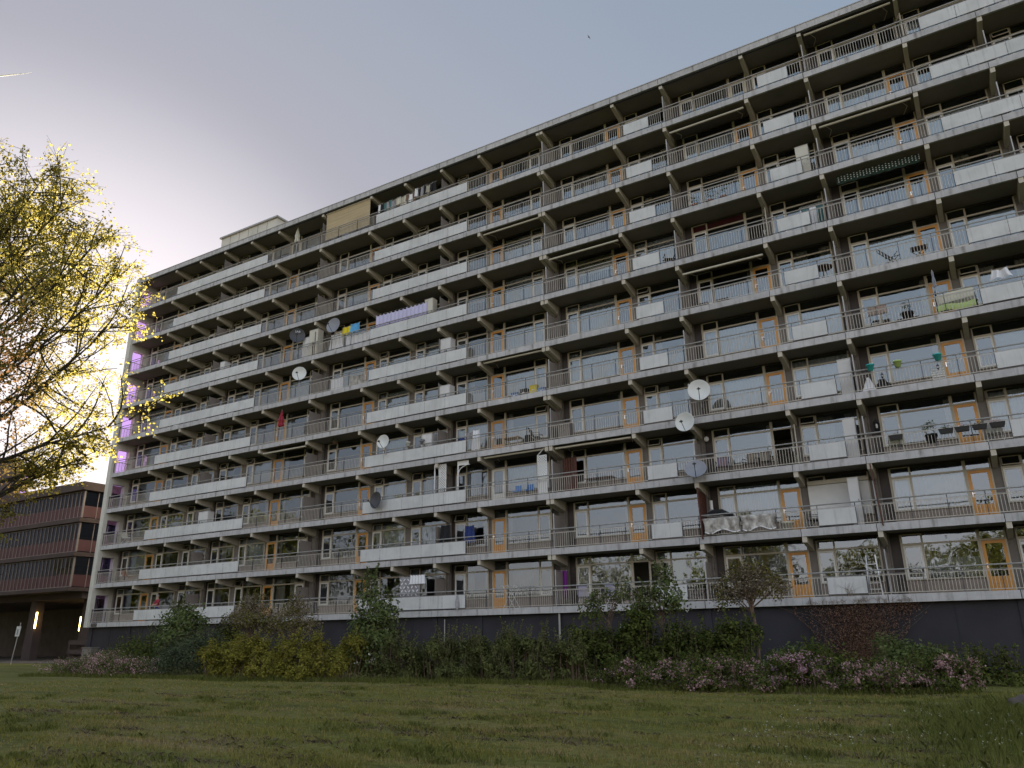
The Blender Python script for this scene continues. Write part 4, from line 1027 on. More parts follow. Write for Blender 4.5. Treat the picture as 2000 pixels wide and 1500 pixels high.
# long grass: along the border and in the lower right corner
n_ = 16000; X = rng.uniform(-42,-.5,n_); yb__ = np.interp(X,[-42,-39.3,-32.4,-27.3,-20.5,-17.2,-12,-9.9,-6.3,-3,-.45],[-12.3,-12.2,-11.8,-12.3,-11.4,-11.1,-10.8,-12.1,-12.1,-11.9,-10.6]); Y = yb__+np.abs(rng.normal(size=n_))*.5-.12
o = blades('border_grass', X, Y, rng.uniform(.1,.34,n_)*(.6+.5*np.abs(hnoise(X*2,Y))), np.full(n_,.018), LF['grassd'], .5); tag(o, 'long unmown grass along the foot of the shrub border', 'grass', kind='stuff')
X = 1.1+rng.normal(size=26000)*1.5; Y = -18.3+rng.normal(size=26000)*2.2; ok = (X > -2.2+.6*np.sin(Y*1.3))
X, Y = X[ok], Y[ok]; o = blades('long_grass', X, Y, rng.uniform(.10,.30,len(X))*np.clip((X+2.4)/2.2,.25,1), np.full(len(X),.012), LF['grassd'], .6); tag(o, 'long dark grass around the boulders at the lower right', 'grass', kind='stuff')
n_ = 420; X = rng.uniform(-3.6,.4,n_); Y = rng.uniform(-25,-17,n_); Zf = ground_z(X,Y)+rng.uniform(.08,.22,n_)
ok = (hnoise(X*1.3,Y*1.3) > -.05) ; P = np.stack([X,Y,Zf],-1)[ok]
o = leaves('daisy_flower', np.repeat(P,3,0)+rng.normal(size=(len(P)*3,3))*.010, .022, LF['white'], None, upb=1.5, asp=1.0); tag(o, 'small white wild flowers scattered in the long grass', 'flowers', kind='stuff')

# ------------------------------------------------------------------ things on the balconies
def dish(x, y, z, D, m, az, el, label, letters=None, mast=.75):
    """az: heading in degrees from -Y towards +X"""
    d = Vector((math.sin(R(az))*math.cos(R(el)), -math.cos(R(az))*math.cos(R(el)), math.sin(R(el))))
    t = thing('satellite_dish', label, 'satellite dish', (x,y,z), 0, 'satellite dishes on the balconies')
    rot = d.to_track_quat('Z','Y').to_matrix(); Rr = D/2
    dn = Vector((0,0,-1)); dn = (dn-d*dn.dot(d)).normalized()
    b = MB(); prof = [(Rr*q/6, .28*Rr*(q/6)**2) for q in range(7)]
    b.lathe(prof+[(Rr*1.02,.285*Rr),(Rr*1.02,.25*Rr)]+[(Rr*q/6, .28*Rr*(q/6)**2-.012) for q in range(6,-1,-1)], -d*.28*Rr*.5, 30, None, rot)
    b.build('reflector', m, t, None, True)
    a = MB(); rim = dn*Rr*.96+d*.10*Rr; foc = d*Rr*1.15+dn*Rr*.28
    a.tube([rim-d*.1, rim, foc], .016, 6); a.bar(foc-dn*.07, foc+dn*.05, .05, .05); 
    for s in (-1,1): a.tube([foc, foc+rot.col[0]*.08*s], .03, 8)
    a.build('feed_arm', M['black'], t)
    q = MB(); bk = -d*(.2*Rr+.05); q.bar(bk+Vector((0,0,.12)), bk-Vector((0,0,.12)), .10, .08); q.tube([bk, (bk.x, max(bk.y,-.05-y+.0), bk.z-.1), (bk.x, max(bk.y,-.05-y), -mast)], .024, 7)
    q.build('mast', M['handrail'], t)
    if letters:
        cu = bpy.data.curves.new('txt','FONT'); cu.body = letters; cu.size = D*.22; cu.align_x = 'CENTER'; to = bpy.data.objects.new('txt', cu)
        me = bpy.data.meshes.new_from_object(to); bpy.data.objects.remove(to); bpy.data.curves.remove(cu)
        o = link_mesh('lettering', me, t); me.materials.append(M['ink'])
        X = Vector((0,0,1)).cross(d).normalized(); Yv = d.cross(X); P0 = d*(.10*Rr)-dn*Rr*.42
        o.matrix_local = Matrix(((X.x,Yv.x,d.x,P0.x),(X.y,Yv.y,d.y,P0.y),(X.z,Yv.z,d.z,P0.z),(0,0,0,1)))
    return t
def ZF(k): return zf(k)-.02
dish(-9.9,-.38,ZF(4)+1.20,1.02,M['dishw'],15,4,'largest white satellite dish, fourth gallery rail, uppermost of three in a column')
dish(-10.7,-.40,ZF(3)+2.56,.92,M['dishw'],-2,4,'white satellite dish hanging before the fourth fascia, middle of three in a column',None,-.05)
dish(-10.4,-.38,ZF(3)+.26,.98,M['dishg'],12,28,'grey satellite dish low on the third gallery rail, lowest of three in a column',None,.2)
dish(-29.25,-.32,ZF(4)+1.42,.82,M['dishw'],6,4,'white satellite dish alone above the long white panels of the fourth gallery')
dish(-29.6,-.34,ZF(3)+.74,.98,M['dishk'],-12,4,'charcoal satellite dish on the panels of the third gallery below the white one',None,.35)
dish(-37.0,-.12,ZF(6)+1.66,.95,M['dishw'],28,3,'white satellite dish on a pole above the railing of the sixth gallery',None,1.7)
dish(-37.4,-.20,ZF(7)+1.68,1.02,M['dishk'],42,2,'black lettered satellite dish on the seventh gallery, left of the tall locker','SAB',.9)
dish(-34.1,-.15,ZF(7)+1.70,1.05,M['dishg'],6,6,'dark grey satellite dish on the seventh gallery above white washing',None,.9)

def cloth(name, label, cat, x, y, k, w, h, ztop, m, group=None, waves=5, amp=.03, sag=.03, scallop=0, swing=0, parts=None):
    t = thing(name, label, cat, (x,y,ZF(k)), 0, group); c = MB(); ph = random.random()*6
    def fn(u, v):
        e = scallop*abs(math.sin(u*math.pi*waves)) if scallop else 0
        return (-w/2+w*u+swing*(1-v)**1.5*(u-.5)*w, amp*math.sin(u*waves*6.28+ph)*(1.2-v*.7), ztop-h+h*v-sag*math.sin(u*math.pi)*v-e*v)
    c.grid(fn, max(16, int(waves*8)), 8); c.build('cloth', m, t)
    l = MB(); l.tube([(-w/2-.15,0,ztop+.005),(w/2+.15,0,ztop+.005)], .006, 4)
    n_ = max(2, int(w/.4))
    for q in range(n_+1): l.box(-w/2+w*q/n_-.008, -w/2+w*q/n_+.008, -.012, .012, ztop-.04-sag*math.sin(math.pi*q/n_), ztop+.03-sag*math.sin(math.pi*q/n_))
    l.build('line', M['handrail'], t); return t
LG = 'washing hung out on the balconies'
cloth('bed_sheet','long lilac sheet with scalloped top edge pegged above the seventh gallery panels','washing',-28.6,.12,7,4.1,1.0,1.72,M['lilac'],LG,13,.03,.02,.10)
cloth('towel','yellow towel pegged above the seventh gallery railing beside a blue one','washing',-33.2,.15,7,.75,.55,1.52,M['cloth_y'],LG,2,.04,.02,0,.3)
cloth('towel','sky blue towel pegged beside the yellow one on the seventh gallery','washing',-32.45,.15,7,.75,.62,1.60,M['cloth_s'],LG,2,.04,.02,0,.2)
cloth('shirt','white shirt hanging under the dark grey dish on the seventh gallery','washing',-34.2,.25,7,.95,1.05,1.25,M['cloth_w'],LG,3,.05,.02,0,.4)
cloth('bed_sheet','white sheet hanging behind the seventh gallery railing right of the white shirt','washing',-32.1,.25,7,2.3,.62,.85,M['cloth_w'],LG,6,.04,.06)
cloth('bed_sheet','white sheet hanging behind the sixth gallery railing left of the patterned cloth','washing',-34.0,.35,6,1.1,.8,.9,M['cloth_w'],LG,4,.04,.04)
cloth('table_cloth','white patterned cloth hanging at an angle behind the sixth gallery railing','washing',-32.2,.35,6,1.2,.75,.85,M['floral'],LG,3,.05,.1,0,.4)
dv = cloth('duvet_cover','grey duvet cover with a pale leaf pattern over the lowest gallery panels','washing',-27.4,.22,1,1.45,1.15,1.92,M['cloth_g'],LG,4,.05,.03,0,-.1)
lf = MB()
for i in range(5):
    for j in range(5):
        x = -.58+i*.27+(.10 if j % 2 else 0); z = .92+j*.2; a = .7*(1 if (i+j) % 2 else -1); cx, sx = math.cos(a), math.sin(a)
        pts = [(-.10,0),(-.04,.035),(.04,.035),(.11,0),(.04,-.03),(-.04,-.03)]
        lf.add([(x+u*cx-v*sx, -.075, z+u*sx+v*cx) for u, v in pts], [(0,1,2,3,4,5)])
lf.build('leaf_print', M['cloth_w'], dv)
cloth('towel','white towels pegged in front of the leaf patterned duvet cover','washing',-26.75,.12,1,1.0,.50,1.98,M['cloth_w'],LG,5,.04,.02,.03,.1)
cloth('shirt','black garment on a line above the second gallery panels','washing',-25.0,.25,2,.62,.95,1.80,M['cloth_k'],LG,2,.06,.04,0,.3)
cloth('coat','blue coat hanging against the window of the second gallery','washing',-23.9,1.0,2,.6,.95,1.75,M['cloth_b'],LG,2,.06,.04,0,.3)
cloth('curtain','purple cloth hanging at the divider of the lowest gallery','cloth',-18.15,.85,1,.55,1.35,1.78,M['cloth_p'],None,3,.05,.02)
ORD = 'first second third fourth fifth sixth seventh eighth ninth tenth eleventh twelfth thirteenth fourteenth fifteenth sixteenth seventeenth eighteenth nineteenth twentieth'.split()
for q in range(20):
    x = -31.0+q*.245; mm = [M['cloth_w'],M['cream'],M['cloth_g'],M['cloth_k'],M['wood'],M['drape'],M['cloth_t']][(q*3+q//4) % 7 if q < 13 else [0,3,2,3,5,3,3][q-13]]
    lb = {M['cloth_w'].name:'white',M['cream'].name:'cream',M['cloth_g'].name:'grey',M['cloth_k'].name:'black',M['wood'].name:'brown',M['drape'].name:'beige',M['cloth_t'].name:'dark teal'}[mm.name]
    cloth('garment', lb+' garment, '+ORD[q]+' from the left on the crowded top gallery washing line','washing',x,.35,10,.2+.05*(q%3),.62+.14*math.sin(q*1.7),1.75+.05*math.sin(q*2.1)+(.18 if q > 12 else 0),mm,'clothes on the top gallery line' ,1,.03,.02,0,.3)
for q, (mm, lb) in enumerate(((M['cloth_t'],'dark teal towel at the left end of the clothes horse on the seventh gallery'),(M['cloth_w'],'white cloth in the middle of the clothes horse on the seventh gallery'),(M['cloth_t'],'dark teal towel at the right end of the clothes horse on the seventh gallery'))):
    cloth('towel', lb, 'washing', -4.15+q*.33,.4,7,.30,1.05,1.22,mm,LG,2,.05,.02,0,.1)
cloth('shirt','white cloth bundle drying above the fifth gallery panel at the far right','washing',2.87,.05,5,.55,.42,1.52,M['cloth_w'],LG,2,.09,.08,0,.5)
cloth('shirt','white garment drying over the rail of the fourth gallery left of the ochre door','washing',-22.95,.25,4,.42,1.15,1.35,M['cloth_w'],LG,2,.06,.04,0,.5)
cloth('shirt','grey garment on the fourth gallery line beside the white one','washing',-23.55,.45,4,.5,.5,1.35,M['cloth_g'],LG,2,.07,.05,0,.4)
cloth('trousers','dark blue trousers on the fourth gallery line','washing',-24.15,.5,4,.4,.5,1.15,M['cloth_b'],LG,2,.06,.05,0,.2)

def drape_over(label, x0, x1, k, m, cat='blanket', name='blanket', drop=.62):
    t = thing(name, label, cat, ((x0+x1)/2,.0,ZF(k)), 0); w = x1-x0; c = MB()
    def fn(u, v):
        x = -w/2+w*u; wv = .035*math.sin(u*23)+.02*math.sin(u*51+v*5)
        if v < .55:
            q = v/.55; return (x+.03*math.sin(q*5+u*9), -.05-.05*abs(math.sin(u*14))-wv*.6*(1-q), .80-(drop+.08*math.sin(u*9))*(1-q))
        q = (v-.55)/.45; return (x, -.05+.20*q+wv*.3*q, .80+.035*math.sin(q*3.1)-.40*q*q)
    c.grid(fn, 60, 14); c.build('cloth', m, t, None, True)
    h = MB(); h.grid(lambda u, v: (-w/2+w*u, -.052-.05*abs(math.sin(u*14))-.02*math.sin(u*23)-.008, .80-drop-.08*math.sin(u*9)+.05*v), 60, 1); h.build('hem', M['cloth_w'], t)
drape_over('pale duvet with dark floral pattern draped behind the second gallery rail, left half',-10.35,-8.75,2,M['floral'])
drape_over('pale duvet with dark floral pattern draped behind the second gallery rail, right half',-8.65,-7.2,2,M['floral'])

def parasol(label, x, y, k, m, top, h, r, skirt=True):
    t = thing('parasol', label, 'parasol', (x,y,ZF(k)))
    p = MB(); p.tube([(0,0,0),(0,0,top+.06)], .022, 8); p.lathe([(.0,.0),(.22,.0),(.22,.05),(.05,.09),(.03,.25)], (0,0,0), 12); p.build('pole', M['handrail'], t)
    c = MB(); n_ = 16; prof = [(.02,top),(.05,top-.05*h),(r*.55,top-.35*h),(r*.95,top-.62*h),(r*.8,top-.78*h),(r*1.05,top-.92*h),(r*.7,top-h)]
    vs = []; fs = []
    for rr, z in prof:
        for j in range(n_): a = 2*math.pi*j/n_; q = rr*(1.0 if j % 2 else .58); vs.append((q*math.cos(a), q*math.sin(a), z))
    for i in range(len(prof)-1):
        for j in range(n_): fs.append((i*n_+j, i*n_+(j+1)%n_, (i+1)*n_+(j+1)%n_, (i+1)*n_+j))
    c.add(vs, fs); c.build('canopy', m, t)
parasol('closed cream parasol on the top gallery left of the tan sun blind',-39.0,.5,10,M['cream'],2.62,1.35,.20)
parasol('closed red and grey patterned parasol rising above the fifth gallery railing',-38.85,.3,5,M['cloth_r'],2.28,1.15,.22)
parasol('closed grey parasol at the right end of the fifth gallery beside the open cream window',.5,.25,5,M['dishg'],2.1,.75,.08)

def sling_chair(label, x, y, k, rz, m, group=None, frame=None, hgt=1.0):
    t = thing('garden_chair', label, 'chair', (x,y,ZF(k)), rz, group); f = MB(); fm = frame or M['white']
    for s in (-.27,.27):
        f.tube([(s,-.28,0),(s,-.20,.40),(s,.22,.44),(s,.42,hgt)], .015, 6); f.tube([(s,.34,0),(s,-.05,.42)], .015, 6); f.bar((s,-.24,.62),(s,.24,.64),.045,.02); f.tube([(s,-.24,.62),(s,-.24,.2)], .012, 5)
    f.tube([(-.27,.42,hgt),(.27,.42,hgt)], .014, 6); f.tube([(-.27,-.2,.40),(.27,-.2,.40)], .014, 6); f.build('frame', fm, t)
    q = MB(); q.grid(lambda u, v: (-.25+.5*u, -.20+.42*v, .41+.03*v-.02*math.sin(v*3.14)), 6, 5); q.build('seat', m, t)
    q = MB(); q.grid(lambda u, v: (-.25+.5*u, .22+.20*v, .45+(hgt-.46)*v), 6, 6); q.build('backrest', m, t); return t
sling_chair('grey lilac garden chair left on the lowest gallery, under the white framed casement',-16.75,.5,1,R(185),M['lilac'],'garden chairs on the lowest gallery')
sling_chair('grey lilac garden chair standing right of its twin on the lowest gallery',-15.2,.55,1,R(172),M['lilac'],'garden chairs on the lowest gallery')
M['stripeb'] = mat('blue_striped_sling', (.04,.08,.24), .8, 0, 4, col2=(.30,.16,.10), stretch=(9,.1,.1))
M['stripek'] = mat('dark_striped_sling', (.03,.03,.03), .8, 0, 4, col2=(.32,.26,.20), stretch=(9,.1,.1))
sling_chair('blue striped folding chair on the third gallery, left of two dark striped ones',-9.4,.55,3,R(8),M['stripeb'],None,M['black'],.95)
sling_chair('dark striped folding chair in the middle of three on the third gallery',-8.1,.55,3,R(-6),M['stripek'],None,M['black'],.95)
sling_chair('dark striped folding chair on the third gallery nearest the open cream door',-7.45,.55,3,R(4),M['stripek'],None,M['black'],.95)
sling_chair('black folding chair with its back to the shutter of the second gallery',-5.75,.6,2,R(95),M['cloth_k'],None,M['black'],1.05)
sling_chair('white wicker style armchair among the planters of the third gallery',-2.05,.55,3,R(186),M['cream'],None,M['cream'],.8)
sling_chair('white plastic chair standing at the right end of the third gallery planters',1.5,.6,3,R(178),M['white'],None,M['white'],.9)
sling_chair('dark chair standing on the fourth gallery right of the ochre door',-19.2,.5,4,R(100),M['cloth_k'],None,M['black'],.95)
sling_chair('black chair in the seventh gallery corner beside the divider, centre right',-11.05,.5,7,R(30),M['cloth_k'],None,M['black'],.6)
sling_chair('white garden chair standing at the left end of the third gallery',-54.6,.5,3,R(190),M['white'],None,M['white'],.85)
sling_chair('reddish chair standing at the left end of the second gallery',-53.9,.5,2,R(180),M['terra'],None,M['terra'],.85)
for i, (x, lb) in enumerate(((-20.5,'left'),(-19.75,'right'))):
    t = thing('stool', 'small blue seat on the third gallery below the lattice screen, '+lb+' of the pair', 'stool', (x,.5,ZF(3)), 0, 'blue seats on the third gallery')
    q = MB(); q.box(-.2,.2,-.16,.16,.38,.44); q.box(-.2,.2,.14,.17,.44,.75); q.build('seat', M['blue'], t)
    for a in (-.17,.17):
        for b_ in (-.13,.13): q = MB(); q.tube([(a,b_,0),(a,b_,.379)], .014, 5); q.build('leg', M['handrail'], t)
# deck chair and little folding table, sixth gallery
t = thing('deck_chair', 'black folding deck chair with slatted back on the sixth gallery', 'chair', (-1.0,.5,ZF(6)))
f = MB()
for y in (-.22,.22): f.bar((-.45,y,.95),(.30,y,.12),.03,.03); f.bar((-.15,y,.08),(.35,y,.62),.03,.03); f.bar((-.2,y,.38),(.45,y,.42),.03,.03); f.bar((-.05,y,.05),(.55,y,.05),.03,.03)
f.build('frame', M['black'], t)
q = MB()
for i in range(6): a = i/6; q.bar((-.44+.62*a,-.24,.94-.68*a),(-.44+.62*a,.24,.94-.68*a),.05,.02)
q.build('backrest', M['black'], t)
t = thing('folding_table', 'small black folding table with crossed legs on the sixth gallery before the ochre door', 'table', (.2,.5,ZF(6)))
q = MB(); q.box(-.34,.34,-.25,.25,.60,.63); q.build('table_top', M['black'], t)
for s in (-.22,.22):
    q = MB(); q.bar((-.28,s,0),(.28,s,.598),.025,.025); q.build('leg', M['black'], t); q = MB(); q.bar((.28,s+.03,0),(-.28,s+.03,.598),.025,.025); q.build('leg', M['black'], t)
t = thing('bistro_table', 'round brown bistro table at the divider of the sixth gallery', 'table', (-3.75,.55,ZF(6)))
q = MB(); q.lathe([(0,.74),(.38,.74),(.40,.765),(.38,.79),(0,.79)], (0,0,0), 24); q.build('table_top', M['wood'], t)
for i in range(3):
    a = i*2.094; q = MB(); q.tube([(.05*math.cos(a),.05*math.sin(a),.74),(.12*math.cos(a),.12*math.sin(a),.3),(.34*math.cos(a),.34*math.sin(a),0)], .014, 6); q.build('leg', M['black'], t)
# patio table with dark red top, third gallery; terracotta table, fourth gallery
for (x, k, w, m, lb) in ((-15.6,3,1.5,M['rust'],'long dark red table along the third gallery railing, right of the brick coloured curtain'),(-20.7,4,1.0,M['woodlt'],'low pale wooden table on the fourth gallery before the ochre door')):
    t = thing('garden_table', lb, 'table', (x,.5,ZF(k))); q = MB()
    for i in range(5): q.box(-w/2,w/2,-.32+i*.13,-.32+i*.13+.115,.56,.59)
    q.build('table_top', m, t)
    for a in (-w/2+.08,w/2-.08):
        for b_ in (-.26,.26): q = MB(); q.box(a-.025,a+.025,b_-.025,b_+.025,0,.559); q.build('leg', m, t)

def plant_leaves(t, cx, cz, r_, h, n_, lm='dark', s=.07):
    P = bushpts([(cx,0,cz+h*.5,r_,r_*.8,h*.55)], n_, .05, 8, .2, cz); leaves('plant', P, s, LF[lm], t)
def pot(label, x, y, z, m, r_=.13, h=.2, plant=0, cat='flower pot', group=None, lm='dark', ph=.25, pr=.18):
    t = thing('flower_pot', label, cat, (x,y,z), 0, group); q = MB()
    q.lathe([(0,0),(r_*.72,0),(r_*.95,h*.8),(r_*1.12,h*.8),(r_*1.15,h),(r_*.98,h),(r_*.9,h*.8),(0,h*.78)], (0,0,0), 18); q.build('pot', m, t, None, True)
    if plant: plant_leaves(t, 0, h*.8, pr, ph, plant, lm)
    else:
        q = MB(); q.tube([(-r_*1.1,0.02,h*.92),(-r_*.6,.14,h*1.02),(0,.16,h*1.02),(r_*.6,.14,h*1.02),(r_*1.1,.02,h*.92)], .008, 5); q.build('hook', M['handrail'], t)
    return t
HP = 'pots hooked over the fourth gallery rail'
pot('teal pot hooked over the fourth gallery rail, left of the lime one',-2.48,-.12,ZF(4)+.84,M['teal'],.15,.27,0,'flower pot',HP)
pot('lime green pot hooked over the fourth gallery rail',-1.43,-.12,ZF(4)+.80,M['lime'],.15,.27,0,'flower pot',HP)
pot('teal pot hooked over the fourth gallery rail before the ochre door',.07,-.12,ZF(4)+.80,M['teal'],.15,.27,0,'flower pot',HP)
pot('white pot standing on the fourth gallery panels right of the white dish',-27.6,-.02,ZF(4)+.985,M['white'],.13,.24)
pot('dark pot standing on the fourth gallery panels right of the white pot',-26.6,-.02,ZF(4)+.985,M['dishg'],.11,.20,40,'flower pot',None,'grey',.12,.1)
pot('large pale flower pot behind the second gallery rail by the ochre door',-6.8,.35,ZF(2),M['cream'],.24,.42)
pot('dark pot with a sparse tall plant in the middle of the fifth gallery',-.72,.5,ZF(5)+.28,M['black'],.25,.26,120,'flower pot',None,'olive',.55,.24)
pot('terracotta pot with green plant at the window of the sixth gallery divider',-4.1,.6,ZF(6),M['terra'],.12,.2,50)
pot('large leafy plant in a black pot standing out above the third gallery planters',-.72,.25,ZF(3)+.30,M['black'],.22,.34,260,'potted plant',None,'elder',.55,.28)
pot('red flower pot at the window of the fifth gallery, centre',-16.4,.9,ZF(5),M['terra'],.15,.24,40)
pot('small terracotta pot with plant standing on the seventh gallery, centre right',-9.2,.6,ZF(7),M['terra'],.14,.22,60)
for i, (x, lb) in enumerate(((-9.4,'left'),(-8.6,'middle'),(-7.9,'right'))):
    pot('bushy pot plant along the eighth gallery railing, '+lb+' of the row',x,.4,ZF(8),M['terra'],.16,.3,160,'potted plant','pot plants on the eighth gallery','olive',.6,.28)
pot('hanging basket of trailing flowers under the fifth slab, left of centre',-34.05,.6,ZF(4)+2.12,M['wood'],.16,.14,160,'hanging basket',None,'grey',.3,.26)
for i, (x, lb) in enumerate(((-1.98,'leftmost of the planter row on the third gallery'),(-.15,'second planter box of the row on the third gallery, beside the leafy plant'),(.42,'third planter box of the row on the third gallery, left of the ochre door'),(1.02,'fourth planter box of the row on the third gallery, before the ochre door'),(1.62,'rightmost planter box of the row on the third gallery'))):
    t = thing('planter_box', 'black '+lb if i else 'black planter box, '+lb, 'planter', (x,-.13,ZF(3)+.52), 0, 'black planters hooked on the third gallery rail'); q = MB()
    q.add([(-.22,-.07,0),(.22,-.07,0),(.22,.07,0),(-.22,.07,0),(-.27,-.10,.20),(.27,-.10,.20),(.27,.10,.20),(-.27,.10,.20),(-.24,-.08,.17),(.24,-.08,.17),(.24,.08,.17),(-.24,.08,.17)],[(0,3,2,1),(0,1,5,4),(1,2,6,5),(2,3,7,6),(3,0,4,7),(4,5,9,8),(5,6,10,9),(6,7,11,10),(7,4,8,11),(8,9,10,11)])
    q.build('box', M['black'], t); plant_leaves(t, 0, .17, .18, .14+.05*(i%2), 60 if i else 20, 'mauve' if i in (2,4) else 'dark', .05)
# lanterns
def lantern(label, x, y, z, s, group=None):
    t = thing('lantern', label, 'lantern', (x,y,z), 0, group); q = MB()
    q.lathe([(0,.0),(.05,.02),(.13,.16),(.15,.2),(.0,.2)], (0,0,0), 6, None, Matrix.Scale(s,3)); q.lathe([(.16,.50),(.12,.60),(.03,.70),(.02,.78),(0,.8)], (0,0,0), 6, None, Matrix.Scale(s,3))
    for i in range(6):
        a = i*math.pi/3; q.tube([(s*.15*math.cos(a),s*.15*math.sin(a),s*.2),(s*.15*math.cos(a),s*.15*math.sin(a),s*.5)], .012*s, 4)
    q.lathe([(.17,.5),(.0,.5)], (0,0,0), 6, None, Matrix.Scale(s,3)); q.build('housing', M['black'], t)
    q = MB(); q.lathe([(0,.22),(.05,.22),(.06,.35),(.04,.45),(0,.46)], (0,0,0), 10, None, Matrix.Scale(s,3)); q.build('bulb', M['white'], t)
lantern('large black six sided lantern on the wall beside the third gallery casement',-2.72,1.22,ZF(3)+1.25,.82)
lantern('small dark lantern hanging behind the fourth gallery railing, under the teal pot',-2.09,-.0,ZF(4)+.46,.34,'small lanterns on the fourth gallery')
lantern('small dark lantern hanging behind the fourth gallery railing at the ochre door',.01,.0,ZF(4)+.44,.34,'small lanterns on the fourth gallery')
# bicycle, lowest gallery
t = thing('bicycle', 'dark bicycle leaning behind the railing of the lowest gallery, right of its white panel', 'bicycle', (-10.9,.6,ZF(1)), R(3))
for x in (-.52,.52):
    q = MB(); q.torus((x,0,.34),.325,.022); q.build('wheel', M['black'], t)
    q = MB()
    for i in range(12): a = i*math.pi/6; q.tube([(x,0,.34),(x+.31*math.cos(a),0,.34+.31*math.sin(a))], .004, 3)
    q.build('spokes', M['handrail'], t)
q = MB()
for a, b_ in (((-.52,0,.34),(-.05,0,.30)),((-.05,0,.30),(-.2,0,.82)),((-.2,0,.78),(-.52,0,.34)),((-.05,0,.30),(.36,0,.76)),((-.18,0,.74),(.34,0,.80)),((.32,0,.92),(.52,0,.34))): q.tube([a,b_], .017, 6)
q.build('frame', M['black'], t); q = MB(); q.tube([(.22,-.26,1.0),(.32,-.1,1.02),(.33,.1,1.02),(.22,.26,1.0)], .014, 6); q.build('handlebar', M['handrail'], t)
q = MB(); q.bar((-.32,0,.87),(-.06,0,.87),.14,.06); q.build('saddle', M['black'], t)
# step ladder
t = thing('step_ladder', 'aluminium step ladder standing behind the lowest gallery railing right of the white panel', 'ladder', (-3.72,.55,ZF(1)), R(2))
q = MB()
for s in (-1,1): q.bar((.25*s,-.22,0),(.17*s,.02,1.62),.05,.025); 
q.tube([(-.17,.02,1.6),(-.16,.02,1.72),(.16,.02,1.72),(.17,.02,1.6)], .014, 6); q.build('front_frame', M['tread'], t)
q = MB()
for s in (-1,1): q.bar((.25*s,.42,0),(.18*s,.06,1.2),.035,.025)
q.build('rear_frame', M['tread'], t)
for i in range(5): q = MB(); f_ = (.24+.25*i)/1.62; q.box(-.25+.08*f_+.028,.25-.08*f_-.028,-.28+.24*f_,-.14+.24*f_,.24+.25*i,.27+.25*i); q.build('tread', M['tread'], t)
# folding clothes rack, lowest gallery; clothes horse seventh gallery
t = thing('clothes_rack', 'white wire clothes rack on the lowest gallery before the ochre door', 'clothes rack', (-21.0,.6,ZF(1))); q = MB()
for s in (-.28,.28): q.tube([(-.35,s,0),(.35,s,1.15)], .012, 5); q.tube([(.35,s,0),(-.35,s,1.15)], .012, 5)
q.build('frame', M['white'], t); q = MB()
for i in range(8): q.tube([(-.5,-.28+.08*i,1.15),(.5,-.28+.08*i,1.15)], .006, 4)
q.tube([(-.5,-.28,1.15),(-.5,.28,1.15)], .01, 5); q.tube([(.5,-.28,1.15),(.5,.28,1.15)], .01, 5); q.build('wire_top', M['white'], t)
t = thing('clothes_rack', 'white clothes horse carrying teal towels at the divider of the seventh gallery', 'clothes rack', (-3.8,.4,ZF(7))); q = MB()
for x in (-.6,.6): q.tube([(x,-.2,0),(x*.95,0,1.25),(x,.2,0)], .012, 5)
q.build('frame', M['white'], t); q = MB()
for i in range(4): q.tube([(-.6,-.06+.04*i,1.25-.02*i),(.6,-.06+.04*i,1.25-.02*i)], .008, 4)
q.build('wire_top', M['white'], t)
# storage cabinets along the dividers
def cabinet(label, x, y, k, w, d, h, m, doors=2):
    t = thing('storage_cabinet', label, 'cabinet', (x,y,ZF(k))); q = MB(); q.box(-w/2,w/2,-d/2,d/2,.06,h); q.box(-w/2-.015,w/2+.015,-d/2-.02,d/2,h+.002,h+.03); q.box(-w/2+.03,w/2-.03,-d/2+.04,d/2-.02,0,.058); q.build('body', m, t)
    for i in range(doors):
        a = -w/2+.012+i*(w-.024)/doors; b_ = a+(w-.024)/doors-.012; q = MB(); q.box(a,b_,-d/2-.018,-d/2-.002,.08,h-.015); o = q.build('door', m, t)
        q = MB(); q.box(b_-.06 if i == 0 else a+.03,b_-.04 if i == 0 else a+.05,-d/2-.035,-d/2-.019,h*.5,h*.5+.12); q.build('handle', M['black'], o)
M['locker'] = mat('cream_locker', (.56,.53,.46), .5, .04)
M['lockw'] = mat('white_locker', (.58,.57,.57), .5, .04)
cabinet('tall cream locker on the seventh gallery between the lettered dish and the divider',-36.2,.4,7,.8,.5,1.95,M['locker'])
cabinet('pale blue white locker on the seventh gallery left of the tall cream one',-36.95,.45,7,.6,.5,1.55,M['lockw'],1)
cabinet('beige cabinet at the right end of the lilac sheet on the seventh gallery',-26.45,.4,7,.62,.45,1.85,M['locker'],1)
cabinet('white cabinet beside the divider above the sixth gallery panels',-25.15,.45,6,.75,.5,1.72,M['lockw'])
cabinet('pinkish white cabinet beside the divider above the fifth gallery panels',-25.2,.45,5,.8,.5,1.55,M['lockw'])
cabinet('white cabinet left of the divider above the fourth gallery panels',-26.35,.4,4,.7,.5,1.55,M['lockw'])
cabinet('white cabinet standing above the third gallery panels at the left',-45.8,.5,3,1.0,.5,1.6,M['lockw'])
cabinet('white cabinet above the seventh gallery panels at the far left',-45.4,.4,7,.5,.5,1.45,M['lockw'],1)
cabinet('tall white cabinet standing beside the divider of the second gallery near the shutter',-3.95,.75,2,.42,.5,2.05,M['lockw'],1)
cabinet('tall white cabinet beside the divider of the fourth gallery, left of the teal pot',-3.55,.75,4,.55,.5,1.75,M['lockw'],1)
cabinet('grey door fronted cabinet beside the divider of the third gallery, left of the large lantern',-3.75,.75,3,.5,.5,1.85,M['lockw'],1)
cabinet('grey box cabinet behind the fourth gallery railing beside the divider, centre',-17.4,.45,4,.7,.5,.85,M['screen'],2)
